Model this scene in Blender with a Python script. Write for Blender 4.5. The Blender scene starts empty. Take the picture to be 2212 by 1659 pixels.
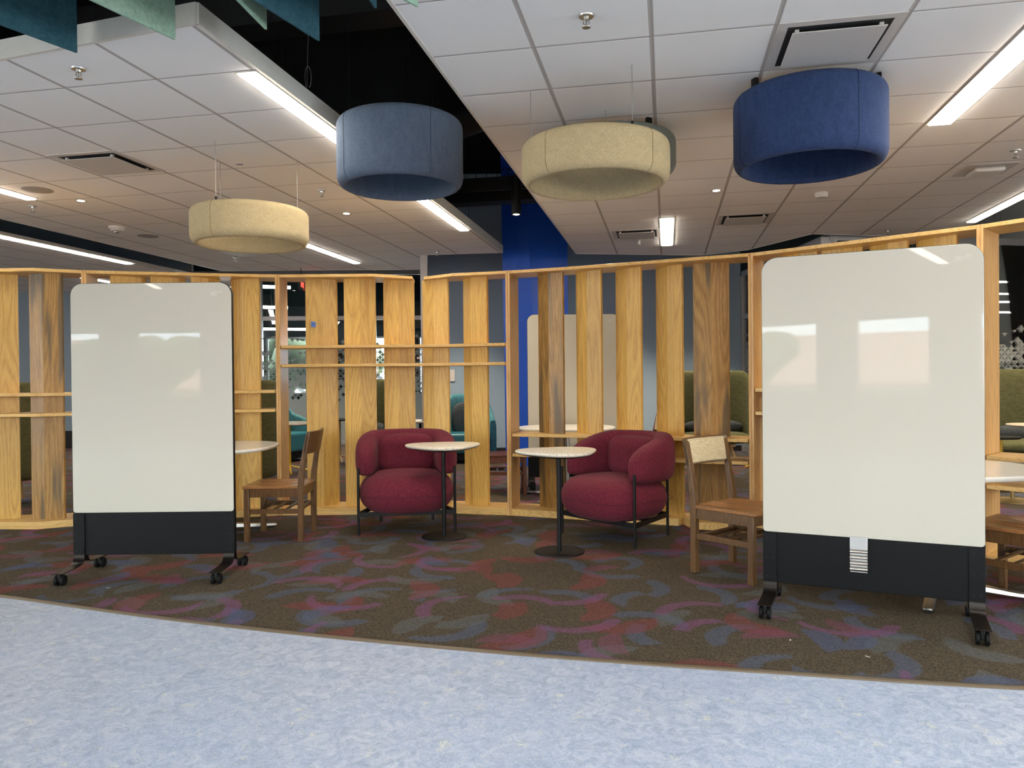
import bpy, math, random
from math import sin, cos, pi, radians, sqrt, atan2, hypot
from mathutils import Vector, Matrix
random.seed(7)
SC = bpy.context.scene
COL = SC.collection
# ------------------------------------------------------------------ camera
FPX, IW, IH = 1661.0, 2212, 1659
TH, RO, CAMH = math.atan(13.5/FPX), 0.0095, 1.3
fwd = Vector((0, cos(TH), -sin(TH))); up0 = Vector((0, sin(TH), cos(TH))); r0 = Vector((1, 0, 0))
cX = cos(RO)*r0 - sin(RO)*up0; cY = sin(RO)*r0 + cos(RO)*up0
cd = bpy.data.cameras.new('camera'); cam = bpy.data.objects.new('camera', cd); COL.objects.link(cam)
cam.matrix_world = Matrix(((cX.x, cY.x, -fwd.x, 0), (cX.y, cY.y, -fwd.y, 0), (cX.z, cY.z, -fwd.z, CAMH), (0, 0, 0, 1)))
cd.sensor_fit = 'HORIZONTAL'; cd.sensor_width = 36.0; cd.lens = 36.0*FPX/IW; cd.clip_start = .05; cd.clip_end = 200
SC.camera = cam
# ------------------------------------------------------------------ render look, sky
SC.view_settings.view_transform = 'Standard'; SC.view_settings.look = 'None'
SC.view_settings.gamma = 1.0; SC.view_settings.use_curve_mapping = False
SC.view_settings.exposure = 1.0
LAMP = 17.5          # radiance of the LED strips
SKY = 15.0
try:
    SC.cycles.use_denoising = True
    SC.cycles.max_bounces = 8; SC.cycles.diffuse_bounces = 5; SC.cycles.glossy_bounces = 3
    SC.cycles.transmission_bounces = 4; SC.cycles.transparent_max_bounces = 8
    SC.cycles.sample_clamp_indirect = 6.0; SC.cycles.caustics_reflective = False; SC.cycles.caustics_refractive = False
except Exception: pass
W = bpy.data.worlds.new('sky'); SC.world = W; W.use_nodes = True
wn = W.node_tree; bg = wn.nodes['Background']
tc = wn.nodes.new('ShaderNodeTexCoord'); mp = wn.nodes.new('ShaderNodeMapping'); mp.inputs['Scale'].default_value = (1, 1, 4)
nz = wn.nodes.new('ShaderNodeTexNoise'); nz.inputs['Scale'].default_value = 2.2; nz.inputs['Detail'].default_value = 5
cr = wn.nodes.new('ShaderNodeValToRGB'); cr.color_ramp.elements[0].position = .35; cr.color_ramp.elements[1].position = .62
cr.color_ramp.elements[0].color = (.74, .85, 1.0, 1); cr.color_ramp.elements[1].color = (1, .985, .97, 1)
wn.links.new(tc.outputs['Generated'], mp.inputs['Vector']); wn.links.new(mp.outputs[0], nz.inputs['Vector'])
wn.links.new(nz.outputs[0], cr.inputs[0]); wn.links.new(cr.outputs[0], bg.inputs['Color']); bg.inputs['Strength'].default_value = SKY

# ------------------------------------------------------------------ node helpers
class NT:
    def __init__(s, name):
        s.m = bpy.data.materials.new(name); s.m.use_nodes = True; s.t = s.m.node_tree
        s.b = s.t.nodes['Principled BSDF']; s.out = s.t.nodes['Material Output']
    def n(s, typ, **kw):
        nd = s.t.nodes.new(typ)
        for k, v in kw.items():
            if k.startswith('i_'): nd.inputs[int(k[2:])].default_value = v
            else: setattr(nd, k, v)
        return nd
    def l(s, a, b): s.t.links.new(a, b)
    def val(s, x, sock):
        if isinstance(x, (int, float)): sock.default_value = x
        else: s.l(x, sock)
    def math(s, op, a, b=0.0, c=None, clamp=False):
        nd = s.n('ShaderNodeMath', operation=op); nd.use_clamp = clamp
        s.val(a, nd.inputs[0]); s.val(b, nd.inputs[1])
        if c is not None: s.val(c, nd.inputs[2])
        return nd.outputs[0]
    def mix(s, f, a, b):
        nd = s.n('ShaderNodeMix', data_type='RGBA')
        s.val(f, nd.inputs[0])
        for q, sk in ((a, nd.inputs[6]), (b, nd.inputs[7])):
            if isinstance(q, (tuple, list)): sk.default_value = tuple(q[:3])+(1,)
            else: s.l(q, sk)
        return nd.outputs[2]
    def coord(s, scale=(1, 1, 1), kind='Object'):
        t = s.n('ShaderNodeTexCoord'); m = s.n('ShaderNodeMapping'); m.inputs['Scale'].default_value = scale
        s.l(t.outputs[kind], m.inputs['Vector']); return m.outputs[0]
    def noise(s, vec, scale, detail=2, rough=.5, dist=0):
        nd = s.n('ShaderNodeTexNoise'); s.l(vec, nd.inputs['Vector'])
        nd.inputs['Scale'].default_value = scale; nd.inputs['Detail'].default_value = detail
        nd.inputs['Roughness'].default_value = rough; nd.inputs['Distortion'].default_value = dist
        return nd.outputs[0]
    def ramp(s, f, *stops):
        nd = s.n('ShaderNodeValToRGB'); s.l(f, nd.inputs[0]); e = nd.color_ramp.elements
        while len(e) < len(stops): e.new(.5)
        for el, (p, c) in zip(e, stops):
            el.position = p; el.color = (tuple(c)+(1,))[:4] if not isinstance(c, (int, float)) else (c, c, c, 1)
        return nd.outputs[0]
    def bump(s, h, dist=.002, strength=.5):
        nd = s.n('ShaderNodeBump'); nd.inputs['Strength'].default_value = strength; nd.inputs['Distance'].default_value = dist
        s.l(h, nd.inputs['Height']); s.l(nd.outputs[0], s.b.inputs['Normal'])
    def set(s, col=None, rough=None, metal=None, spec=None, **kw):
        if col is not None:
            if isinstance(col, (tuple, list)): s.b.inputs['Base Color'].default_value = tuple(col[:3])+(1,)
            else: s.l(col, s.b.inputs['Base Color'])
        if rough is not None: s.val(rough, s.b.inputs['Roughness'])
        if metal is not None: s.b.inputs['Metallic'].default_value = metal
        if spec is not None: s.b.inputs['Specular IOR Level'].default_value = spec
        return s
def sr(r, g, b):
    f = lambda c: (c/255/12.92 if c/255 <= .04045 else ((c/255+.055)/1.055)**2.4)
    return (f(r), f(g), f(b))
def plain(name, col, rough=.5, metal=0., spec=.5, nscale=40, namt=.06, bumpd=0.):
    t = NT(name); v = t.coord(); n = t.noise(v, nscale, 3)
    c2 = tuple(min(1, c*(1+namt)) for c in col); c1 = tuple(c*(1-namt) for c in col)
    t.set(t.mix(n, c1, c2), rough, metal, spec)
    if bumpd: t.bump(n, bumpd, .6)
    return t.m
def emis(name, col, st):
    t = NT(name); t.set(col, .4); t.b.inputs['Emission Color'].default_value = tuple(col)+(1,)
    t.b.inputs['Emission Strength'].default_value = st; return t.m
def fabric(name, c1, c2, scale=260, bumpd=.002, rough=.95, stretch=(1, 1, 1), mott=.5, sheen=.04):
    t = NT(name); v = t.coord(stretch); n = t.noise(v, scale, 2, .7); m = t.noise(v, scale*.12, 3, .7)
    f = t.math('ADD', t.math('MULTIPLY', n, 1-mott), t.math('MULTIPLY', m, mott))
    t.set(t.ramp(f, (.35, c1), (.65, c2)), rough, 0, .15); t.bump(n, bumpd, .7)
    t.b.inputs['Sheen Weight'].default_value = sheen
    return t.m
def wood(name, dark, mid, light, axis='z', gs=1.0, var=.25, rough=.38, streak=None, random_on=True):
    t = NT(name); tcn = t.n('ShaderNodeTexCoord'); sep = t.n('ShaderNodeSeparateXYZ'); t.l(tcn.outputs['Object'], sep.inputs[0])
    oi = t.n('ShaderNodeObjectInfo'); rnd = oi.outputs['Random'] if random_on else 0.37
    x, y, z = sep.outputs
    if axis == 'x': x, z = z, x
    if axis == 'y': y, z = z, y
    plank = t.math('GREATER_THAN', x, 0.0) if axis == 'z' else t.math('MULTIPLY', 0.0, 1.0)
    off = t.math('ADD', t.math('MULTIPLY', rnd, 37.0), t.math('MULTIPLY', plank, 5.3))
    cx = t.n('ShaderNodeCombineXYZ')
    t.val(t.math('ADD', x, off), cx.inputs[0]); t.val(t.math('MULTIPLY', y, 1.0), cx.inputs[1])
    t.val(t.math('ADD', t.math('MULTIPLY', z, .09), t.math('MULTIPLY', off, 1.7)), cx.inputs[2])
    big = t.noise(cx.outputs[0], 5.5*gs, 1, .4)
    rings = t.math('FRACT', t.math('MULTIPLY', big, 17.0))
    ringf = t.math('POWER', t.math('ABSOLUTE', t.math('SUBTRACT', rings, .5)), .8)
    fine = t.noise(cx.outputs[0], 150*gs, 3, .6)
    f = t.math('ADD', t.math('ADD', t.math('MULTIPLY', ringf, .46), .12), t.math('MULTIPLY', fine, .62))
    c = t.ramp(f, (.22, dark), (.5, mid), (.8, light))
    if streak:
        s1 = t.noise(cx.outputs[0], 9*gs, 2, .5); c = t.mix(t.ramp(s1, (.52, 0.0), (.62, 1.0)), c, streak)
    kc = t.n('ShaderNodeCombineXYZ'); t.val(t.math('ADD', x, off), kc.inputs[0]); t.val(t.math('MULTIPLY', z, .55), kc.inputs[1]); t.val(off, kc.inputs[2])
    kv = t.n('ShaderNodeTexVoronoi'); kv.inputs['Scale'].default_value = 3.2; t.l(kc.outputs[0], kv.inputs['Vector'])
    ks = t.n('ShaderNodeSeparateColor'); t.l(kv.outputs['Color'], ks.inputs[0])
    km = t.math('MULTIPLY', t.ramp(kv.outputs['Distance'], (.012, 1.0), (.06, 0.0)), t.math('LESS_THAN', ks.outputs[0], .30))
    c = t.mix(t.math('MULTIPLY', km, .85), c, tuple(q*.25 for q in dark))
    hs = t.n('ShaderNodeHueSaturation'); t.l(c, hs.inputs['Color'])
    rv = t.math('FRACT', t.math('MULTIPLY', t.math('ADD', rnd, t.math('MULTIPLY', plank, .29)), 7.77)) if random_on else 0.5
    t.val(t.math('ADD', 1-var/2, t.math('MULTIPLY', rv, var)), hs.inputs['Value'])
    t.set(hs.outputs[0], rough, 0, .4); t.bump(f, .0004, .35)
    return t.m

# ------------------------------------------------------------------ materials
M = {}
M['fin'] = wood('oiled_elm', sr(158, 116, 56), sr(198, 156, 80), sr(216, 178, 98), var=.2)
M['fin_b'] = wood('oiled_elm_brown', sr(104, 74, 36), sr(150, 112, 58), sr(180, 142, 80), var=.25, streak=sr(104, 86, 58))
M['wood_x'] = wood('oiled_elm_board', sr(166, 124, 66), sr(206, 166, 98), sr(222, 186, 120), axis='x', var=.1)
M['wood_z'] = wood('oiled_elm_post', sr(158, 116, 66), sr(196, 152, 94), sr(214, 172, 114), var=.14)
M['chairwood'] = wood('stained_oak', sr(52, 34, 18), sr(86, 60, 36), sr(108, 80, 50), var=.1, gs=2.2, rough=.3)
M['chairseat'] = wood('stained_oak_seat', sr(92, 58, 32), sr(134, 92, 56), sr(160, 114, 72), axis='x', var=.1, gs=2, rough=.25)
M['mahog'] = wood('dark_stained_oak', sr(52, 24, 14), sr(82, 40, 24), sr(100, 54, 32), var=.1, gs=2.2, rough=.3)
M['paleleg'] = plain('pale_ash', sr(196, 160, 112), .45)
M['black'] = plain('black_powdercoat', sr(9, 9, 10), .5, 0, .25)
M['blackpanel'] = plain('charcoal_panel', sr(6, 6.5, 8), .5, 0, .18, nscale=300, namt=.1)
M['wheel'] = plain('caster_rubber', sr(8, 8, 9), .6, 0, .2)
M['bracket'] = plain('dark_bronze_steel', sr(40, 36, 33), .35, .8)
M['chrome'] = plain('brushed_aluminium', sr(190, 188, 184), .28, 1.)
M['steel'] = plain('satin_steel', sr(150, 146, 140), .35, .9)
M['glasswhite'] = plain('white_glass_board', sr(187, 184, 171), .02, 0, .20, nscale=3, namt=.004)
M['edgewhite'] = plain('white_edge', sr(228, 226, 220), .3)
M['whitetop'] = plain('white_laminate', sr(232, 228, 216), .16, 0, .5)
M['burg'] = fabric('burgundy_wool', sr(82, 26, 38), sr(116, 44, 57), 420, .0015)
M['cream_fab'] = fabric('cream_woven', sr(176, 158, 122), sr(216, 200, 166), 60, .003, stretch=(.5, .5, 5), mott=.1)
M['ringcream'] = fabric('oatmeal_felt', sr(160, 142, 106), sr(190, 172, 134), 190, .003, mott=.2)
M['bluegrey'] = fabric('blue_grey_weave', sr(70, 82, 98), sr(90, 102, 120), 240, .001, stretch=(1, 1, .35), mott=.35)
M['navyfab'] = fabric('deep_blue_weave', sr(34, 48, 80), sr(50, 66, 102), 240, .001, stretch=(1, 1, .35), mott=.35)
M['greenfab'] = fabric('grey_green_felt', sr(112, 120, 116), sr(132, 140, 136), 200, .001)
M['olive'] = fabric('olive_knit', sr(60, 60, 38), sr(108, 108, 74), 130, .003, stretch=(1, 1, 2.5), mott=.3)
M['teal'] = fabric('teal_felt', sr(54, 104, 112), sr(86, 140, 146), 160, .001)
M['tealvinyl'] = plain('teal_vinyl', sr(40, 108, 122), .35)
M['grayfab'] = fabric('charcoal_felt', sr(56, 60, 62), sr(82, 86, 88), 200, .001)
M['yellow'] = plain('yellow_enamel', sr(222, 180, 44), .35)
M['brass'] = plain('pale_brass', sr(178, 156, 108), .35, .6)
M['baffle_t'] = fabric('teal_pet_felt', sr(40, 72, 84), sr(58, 94, 104), 90, .001, sheen=0)
M['baffle_g'] = fabric('sage_pet_felt', sr(128, 156, 138), sr(160, 184, 164), 60, .001, sheen=0)
M['fascia'] = plain('white_aluminium_trim', sr(208, 202, 192), .4)
M['void'] = plain('black_painted_deck', (.0035, .0034, .0034), .9, 0, .1)
M['duct'] = plain('black_painted_duct', (.012, .011, .011), .6, 0, .2)
M['walltint'] = plain('grey_blue_paint', sr(150, 170, 186), .75, 0, .2, nscale=120, namt=.02)
M['wallwhite'] = plain('off_white_paint', sr(222, 219, 212), .8, 0, .2, nscale=90, namt=.02)
M['walldark'] = plain('dark_teal_paint', sr(38, 48, 50), .8, 0, .2)
M['column'] = plain('royal_blue_paint', sr(30, 92, 214), .35, 0, .4, nscale=10, namt=.02)
M['mullion'] = plain('silver_mullion', sr(176, 176, 178), .35, .5)
M['base'] = plain('black_vinyl_base', sr(22, 22, 24), .6)
M['trimstrip'] = plain('taupe_rubber_strip', sr(96, 82, 64), .5)
M['vent'] = plain('white_grille_metal', sr(196, 190, 184), .5)
M['dark'] = plain('dark_recess', (.015, .014, .013), .8)
M['plastic'] = plain('white_plastic', sr(214, 210, 204), .4)
M['red'] = plain('red_ink', sr(170, 30, 26), .5)
M['ink'] = plain('blue_black_ink', sr(20, 32, 92), .6)
M['tape'] = plain('blue_masking_tape', sr(84, 122, 196), .7)
M['strip'] = emis('led_diffuser', (1.0, .92, .80), LAMP)
M['strip_far'] = emis('led_diffuser_cool', (1.0, .96, .9), 9.)
M['down'] = emis('downlight_lens', (1.0, .86, .66), 30.)
M['exitred'] = emis('exit_red', (1.0, .05, .03), 4.)
M['roof'] = None
# terrazzo-like speckled side table
t = NT('speckled_stone'); v = t.coord(); n = t.noise(v, 170, 2, .6); n2 = t.noise(v, 60, 2, .6)
t.set(t.mix(t.ramp(n2, (.6, 0.0), (.66, .5)), t.ramp(n, (.36, sr(132, 118, 100)), (.44, sr(222, 214, 196)), (.7, sr(238, 232, 216))), sr(150, 134, 120)), .35); M['speck'] = t.m
# linoleum
t = NT('marbled_linoleum'); v = t.coord()
a = t.noise(v, 1.3, 4, .6); b = t.noise(v, 14, 5, .75, 1.5); c = t.noise(v, 34, 3, .6, 3.0); d = t.noise(v, 55, 2, .55, 4.0)
base = t.ramp(b, (.34, sr(140, 155, 180)), (.5, sr(166, 178, 200)), (.66, sr(192, 200, 214)))
base = t.mix(t.ramp(a, (.4, 0.0), (.65, .45)), base, sr(154, 172, 204))
fl = t.math('MULTIPLY', t.ramp(c, (.565, 0.0), (.60, 1.0), (.635, 0.0)), t.ramp(a, (.35, .45), (.7, 1.0)))
base = t.mix(fl, base, sr(214, 214, 204))
fl2 = t.math('MULTIPLY', t.ramp(d, (.36, .7), (.40, 0.0)), .8)
base = t.mix(fl2, base, sr(120, 136, 164))
cen = t.noise(v, 9, 2, .5); yl = t.math('MULTIPLY', t.ramp(cen, (.64, 0.0), (.7, .9)), t.ramp(d, (.52, 0.0), (.6, 1.0)))
base = t.mix(yl, base, sr(226, 222, 188)); t.set(base, .48, 0, .35); M['lino'] = t.m
# carpet tiles with crescents
t = NT('patterned_carpet_tile'); v = t.coord()
pile = t.noise(v, 300, 2, .8); pile2 = t.noise(v, 120, 4, .85)
base = t.ramp(t.math('ADD', t.math('MULTIPLY', pile, .5), t.math('MULTIPLY', pile2, .5)), (.38, sr(38, 34, 29)), (.5, sr(74, 66, 55)), (.62, sr(122, 110, 92)))
sep = t.n('ShaderNodeSeparateXYZ'); t.l(v, sep.inputs[0])
edge = t.noise(v, 110, 3, .8)
def layer(seed, cell, R, dR, offs, col, prob, sy=.6):
    global base
    cx = t.n('ShaderNodeCombineXYZ')
    t.val(t.math('ADD', sep.outputs[0], seed*3.17), cx.inputs[0]); t.val(t.math('ADD', sep.outputs[1], seed*1.93), cx.inputs[1])
    vo = t.n('ShaderNodeTexVoronoi'); vo.voronoi_dimensions = '2D'; vo.inputs['Scale'].default_value = 1/cell; t.l(cx.outputs[0], vo.inputs['Vector'])
    pos = vo.outputs['Position']; colr = vo.outputs['Color']
    df = t.n('ShaderNodeVectorMath', operation='SUBTRACT'); t.l(cx.outputs[0], df.inputs[0]); t.l(pos, df.inputs[1])
    sc = t.n('ShaderNodeSeparateColor'); t.l(colr, sc.inputs[0])
    vr = t.n('ShaderNodeVectorRotate'); vr.rotation_type = 'Z_AXIS'; t.l(df.outputs[0], vr.inputs['Vector']); t.val(t.math('MULTIPLY', sc.outputs[0], 6.283), vr.inputs['Angle'])
    s2 = t.n('ShaderNodeSeparateXYZ'); t.l(vr.outputs[0], s2.inputs[0])
    px, py = s2.outputs[0], s2.outputs[1]
    d1 = t.math('SQRT', t.math('ADD', t.math('POWER', t.math('ADD', px, R*.7), 2), t.math('POWER', py, 2)))
    d2 = t.math('SQRT', t.math('ADD', t.math('POWER', t.math('ADD', px, R*.7+offs), 2), t.math('POWER', t.math('ADD', py, offs*.5), 2)))
    e = t.math('MULTIPLY', t.math('SUBTRACT', edge, .5), .07)
    m1 = t.math('LESS_THAN', t.math('ADD', d1, e), R); m2 = t.math('GREATER_THAN', t.math('ADD', d2, e), R*dR)
    m3 = t.math('GREATER_THAN', px, -R*.55)
    pr = t.math('LESS_THAN', sc.outputs[1], prob)
    mk = t.math('MULTIPLY', t.math('MULTIPLY', m1, m2), t.math('MULTIPLY', pr, m3))
    st = t.ramp(pile2, (.36, .30), (.6, 1.0))
    base = t.mix(t.math('MULTIPLY', mk, t.math('MULTIPLY', st, .60)), base, col)
layer(1, .40, .24, .80, .05, sr(84, 98, 122), .62)
layer(2, .46, .20, .62, .06, sr(98, 104, 106), .55)
layer(3, .50, .22, .60, .07, sr(128, 62, 66), .6)
layer(4, .46, .26, .84, .04, sr(128, 80, 120), .62)
layer(5, .60, .17, .30, .10, sr(78, 92, 126), .5)
layer(6, .66, .15, .25, .09, sr(122, 70, 92), .55)
t.set(base, .98, 0, .08); t.bump(pile, .004, .8); M['carpet'] = t.m
# lay-in ceiling
def tilemat(name, u0, pu, v0, pv):
    t = NT(name); v = t.coord(); sp = t.n('ShaderNodeSeparateXYZ'); t.l(v, sp.inputs[0])
    def dist(s, o, p):
        f = t.math('FRACT', t.math('ADD', t.math('DIVIDE', t.math('SUBTRACT', s, o), p), .5))
        return t.math('MULTIPLY', t.math('ABSOLUTE', t.math('SUBTRACT', f, .5)), p)
    du = dist(sp.outputs[0], u0, pu); dv = dist(sp.outputs[1], v0, pv)
    tee_u = t.math('LESS_THAN', du, .012); tee_v = t.math('LESS_THAN', dv, .005)
    n = t.noise(v, 260, 2, .7)
    tl = t.ramp(n, (.3, sr(232, 229, 225)), (.7, sr(242, 239, 235)))
    c = t.mix(tee_u, tl, sr(178, 171, 165)); c = t.mix(tee_v, c, sr(168, 160, 154)); t.set(c, .85, 0, .2)
    h = t.math('MULTIPLY', t.math('MINIMUM', du, dv), 60.0, clamp=True)
    t.bump(h, .006, .5); return t.m
M['tileR'] = tilemat('acoustic_tile', -.065, .615, 4.04, .6)
M['tileL'] = tilemat('acoustic_tile_cloud', -2.885, .61, 3.98, .605)
# frosted star film on glass
def starglass(name, lo, hi, seed):
    t = NT(name); v = t.coord(); sp = t.n('ShaderNodeSeparateXYZ'); t.l(v, sp.inputs[0])
    x, z = sp.outputs[0], sp.outputs[2]; c = .105
    masks = []
    for ox in (0, .5):
        gx = t.math('ADD', t.math('DIVIDE', x, c), ox); gz = t.math('ADD', t.math('DIVIDE', z, c), ox)
        fx = t.math('ABSOLUTE', t.math('SUBTRACT', t.math('FRACT', gx), .5)); fz = t.math('ABSOLUTE', t.math('SUBTRACT', t.math('FRACT', gz), .5))
        ast = t.math('LESS_THAN', t.math('ADD', t.math('POWER', fx, .62), t.math('POWER', fz, .62)), .72)
        cc = t.n('ShaderNodeCombineXYZ'); t.l(t.math('FLOOR', gx), cc.inputs[0]); t.l(t.math('FLOOR', gz), cc.inputs[1]); cc.inputs[2].default_value = seed+ox
        wnn = t.n('ShaderNodeTexWhiteNoise'); t.l(cc.outputs[0], wnn.inputs['Vector'])
        midz = (lo+hi)/2
        p = t.math('SUBTRACT', 1.0, t.math('DIVIDE', t.math('ABSOLUTE', t.math('SUBTRACT', z, midz)), (hi-lo)/2))
        p = t.math('POWER', t.math('MAXIMUM', p, 0.0), 1.6)
        masks.append(t.math('MULTIPLY', ast, t.math('LESS_THAN', wnn.outputs['Value'], p)))
    star = t.math('MAXIMUM', masks[0], masks[1])
    low = t.math('LESS_THAN', z, (lo+hi)/2)
    frost = t.math('ABSOLUTE', t.math('SUBTRACT', low, star))
    tr = t.n('ShaderNodeBsdfTransparent'); tr.inputs[0].default_value = (.86, .9, .9, 1)
    gl = t.n('ShaderNodeBsdfGlossy'); gl.inputs['Roughness'].default_value = .01
    fr = t.n('ShaderNodeFresnel'); fr.inputs[0].default_value = 1.45
    m1 = t.n('ShaderNodeMixShader'); t.l(fr.outputs[0], m1.inputs[0]); t.l(tr.outputs[0], m1.inputs[1]); t.l(gl.outputs[0], m1.inputs[2])
    df = t.n('ShaderNodeBsdfDiffuse'); df.inputs[0].default_value = sr(168, 172, 168)+(1,)
    tl = t.n('ShaderNodeBsdfTranslucent'); tl.inputs[0].default_value = sr(190, 196, 192)+(1,)
    m2 = t.n('ShaderNodeMixShader'); m2.inputs[0].default_value = .35; t.l(df.outputs[0], m2.inputs[1]); t.l(tl.outputs[0], m2.inputs[2])
    m3 = t.n('ShaderNodeMixShader'); t.val(t.math('MULTIPLY', frost, .85), m3.inputs[0]); t.l(m1.outputs[0], m3.inputs[1]); t.l(m2.outputs[0], m3.inputs[2])
    t.l(m3.outputs[0], t.out.inputs[0]); return t.m
M['star'] = starglass('star_film_glass', .75, 2.25, 3.)
M['star2'] = starglass('star_film_glass_right', .8, 2.1, 8.)
def paneglass(name):
    t = NT(name); tr = t.n('ShaderNodeBsdfTransparent'); tr.inputs[0].default_value = (.93, .96, .95, 1)
    gl = t.n('ShaderNodeBsdfGlossy'); gl.inputs['Roughness'].default_value = .01
    fr = t.n('ShaderNodeFresnel'); fr.inputs[0].default_value = 1.45
    m1 = t.n('ShaderNodeMixShader'); t.l(fr.outputs[0], m1.inputs[0]); t.l(tr.outputs[0], m1.inputs[1]); t.l(gl.outputs[0], m1.inputs[2])
    t.l(m1.outputs[0], t.out.inputs[0]); return t.m
M['pane'] = paneglass('window_glass')
t = NT('terracotta_ribbed_roof'); v = t.coord(); sp = t.n('ShaderNodeSeparateXYZ'); t.l(v, sp.inputs[0])
rb = t.math('LESS_THAN', t.math('FRACT', t.math('MULTIPLY', sp.outputs[0], 2.2)), .22)
t.set(t.mix(rb, sr(188, 136, 116), sr(140, 98, 84)), .6); M['roof'] = t.m
M['render'] = plain('pale_render', sr(206, 190, 176), .9)
M['leaf'] = plain('tree_foliage', sr(84, 96, 64), .8, nscale=4, namt=.5)
M['bark'] = plain('tree_bark', sr(86, 70, 54), .9)
M['ground'] = plain('outdoor_gravel', sr(150, 144, 132), .95)

# ------------------------------------------------------------------ mesh builder
class MB:
    def __init__(s): s.v = []; s.f = []
    def add(s, vs, fs):
        o = len(s.v); s.v += [tuple(p) for p in vs]; s.f += [tuple(i+o for i in f) for f in fs]; return s
    def box(s, x0, x1, y0, y1, z0, z1):
        return s.add([(x0,y0,z0),(x1,y0,z0),(x1,y1,z0),(x0,y1,z0),(x0,y0,z1),(x1,y0,z1),(x1,y1,z1),(x0,y1,z1)],
                     [(3,2,1,0),(4,5,6,7),(0,1,5,4),(1,2,6,5),(2,3,7,6),(3,0,4,7)])
    def hexa(s, b, tpts):   # bottom 4 pts, top 4 pts
        return s.add(list(b)+list(tpts), [(3,2,1,0),(4,5,6,7),(0,1,5,4),(1,2,6,5),(2,3,7,6),(3,0,4,7)])
    def beam(s, p, q, w, h):     # rectangular bar between two points, width w horizontal, h along the other axis
        p, q = Vector(p), Vector(q); d = (q-p).normalized(); a = Vector((0, 0, 1)) if abs(d.z) < .9 else Vector((1, 0, 0))
        sd = d.cross(a).normalized(); u = sd.cross(d).normalized()
        c = [(-1,-1),(1,-1),(1,1),(-1,1)]
        return s.hexa([p+sd*w/2*i+u*h/2*j for i, j in c][::-1], [q+sd*w/2*i+u*h/2*j for i, j in c][::-1])
    def prism(s, poly, z0, z1):
        n = len(poly); area = sum(poly[i][0]*poly[(i+1)%n][1]-poly[(i+1)%n][0]*poly[i][1] for i in range(n))
        if area < 0: poly = poly[::-1]
        return s.add([(x, y, z0) for x, y in poly]+[(x, y, z1) for x, y in poly],
                     [tuple(range(n))[::-1], tuple(range(n, 2*n))]+[(i, (i+1)%n, (i+1)%n+n, i+n) for i in range(n)])
    def prismy(s, poly, y0, y1):   # poly in (x,z), extruded along y
        n = len(poly); area = sum(poly[i][0]*poly[(i+1)%n][1]-poly[(i+1)%n][0]*poly[i][1] for i in range(n))
        if area < 0: poly = poly[::-1]
        return s.add([(x, y0, z) for x, z in poly]+[(x, y1, z) for x, z in poly],
                     [tuple(range(n)), tuple(range(n, 2*n))[::-1]]+[((i+1)%n, i, i+n, (i+1)%n+n) for i in range(n)])
    def lathe(s, prof, n=48, closed=False, c=(0, 0)):
        vs = []
        for r, z in prof:
            for k in range(n):
                a = 2*pi*k/n; vs.append((c[0]+r*cos(a), c[1]+r*sin(a), z))
        fs = []; m = len(prof)
        for i in range(m if closed else m-1):
            for k in range(n):
                a, b = i*n+k, i*n+(k+1)%n; j = (i+1) % m; fs.append((a, b, j*n+(k+1)%n, j*n+k))
        if not closed:
            fs.append(tuple(range(n))[::-1]); fs.append(tuple((m-1)*n+k for k in range(n)))
        return s.add(vs, fs)
    def cyl(s, x, y, z0, z1, r, n=24): return s.lathe([(r, z0), (r, z1)], n, c=(x, y))
    def tube(s, pts, r, n=10, closed=False):
        P = [Vector(p) for p in pts]; m = len(P); vs = []; fs = []
        prev = None
        for i, p in enumerate(P):
            if closed: d = (P[(i+1)%m]-P[i-1]).normalized()
            else: d = (P[min(i+1, m-1)]-P[max(i-1, 0)]).normalized()
            if prev is None: a = Vector((0, 0, 1)) if abs(d.z) < .9 else Vector((1, 0, 0)); sd = d.cross(a).normalized()
            else: sd = (prev-d*prev.dot(d)).normalized()
            prev = sd; u = d.cross(sd)
            rr = r[i] if isinstance(r, (list, tuple)) else r
            for k in range(n): vs.append(p+sd*rr*cos(2*pi*k/n)+u*rr*sin(2*pi*k/n))
        for i in range(m if closed else m-1):
            j = (i+1) % m
            for k in range(n): fs.append((i*n+k, i*n+(k+1)%n, j*n+(k+1)%n, j*n+k))
        if not closed: fs.append(tuple(range(n))[::-1]); fs.append(tuple((m-1)*n+k for k in range(n)))
        return s.add(vs, fs)
    def loft(s, rings, caps=True):
        n = len(rings[0]); vs = [p for r in rings for p in r]; fs = []
        for i in range(len(rings)-1):
            for k in range(n): fs.append((i*n+k, i*n+(k+1)%n, (i+1)*n+(k+1)%n, (i+1)*n+k))
        if caps: fs.append(tuple(range(n))[::-1]); fs.append(tuple((len(rings)-1)*n+k for k in range(n)))
        return s.add(vs, fs)
    def sell(s, cx, cy, cz, rx, ry, rz, e1=2.6, e2=2.6, nu=40, nv=22):   # superellipsoid
        vs = []; f = lambda c, e: math.copysign(abs(c)**(2/e), c)
        for i in range(1, nv):
            ph = -pi/2+pi*i/nv
            for k in range(nu):
                th = 2*pi*k/nu
                vs.append((cx+rx*f(cos(ph), e2)*f(cos(th), e1), cy+ry*f(cos(ph), e2)*f(sin(th), e1), cz+rz*f(sin(ph), e2)))
        vs += [(cx, cy, cz-rz), (cx, cy, cz+rz)]; b = (nv-1)*nu; fs = []
        for i in range(nv-2):
            for k in range(nu): fs.append((i*nu+k, i*nu+(k+1)%nu, (i+1)*nu+(k+1)%nu, (i+1)*nu+k))
        for k in range(nu): fs.append((b, (k+1)%nu, k)); fs.append((b+1, (nv-2)*nu+k, (nv-2)*nu+(k+1)%nu))
        return s.add(vs, fs)
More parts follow.
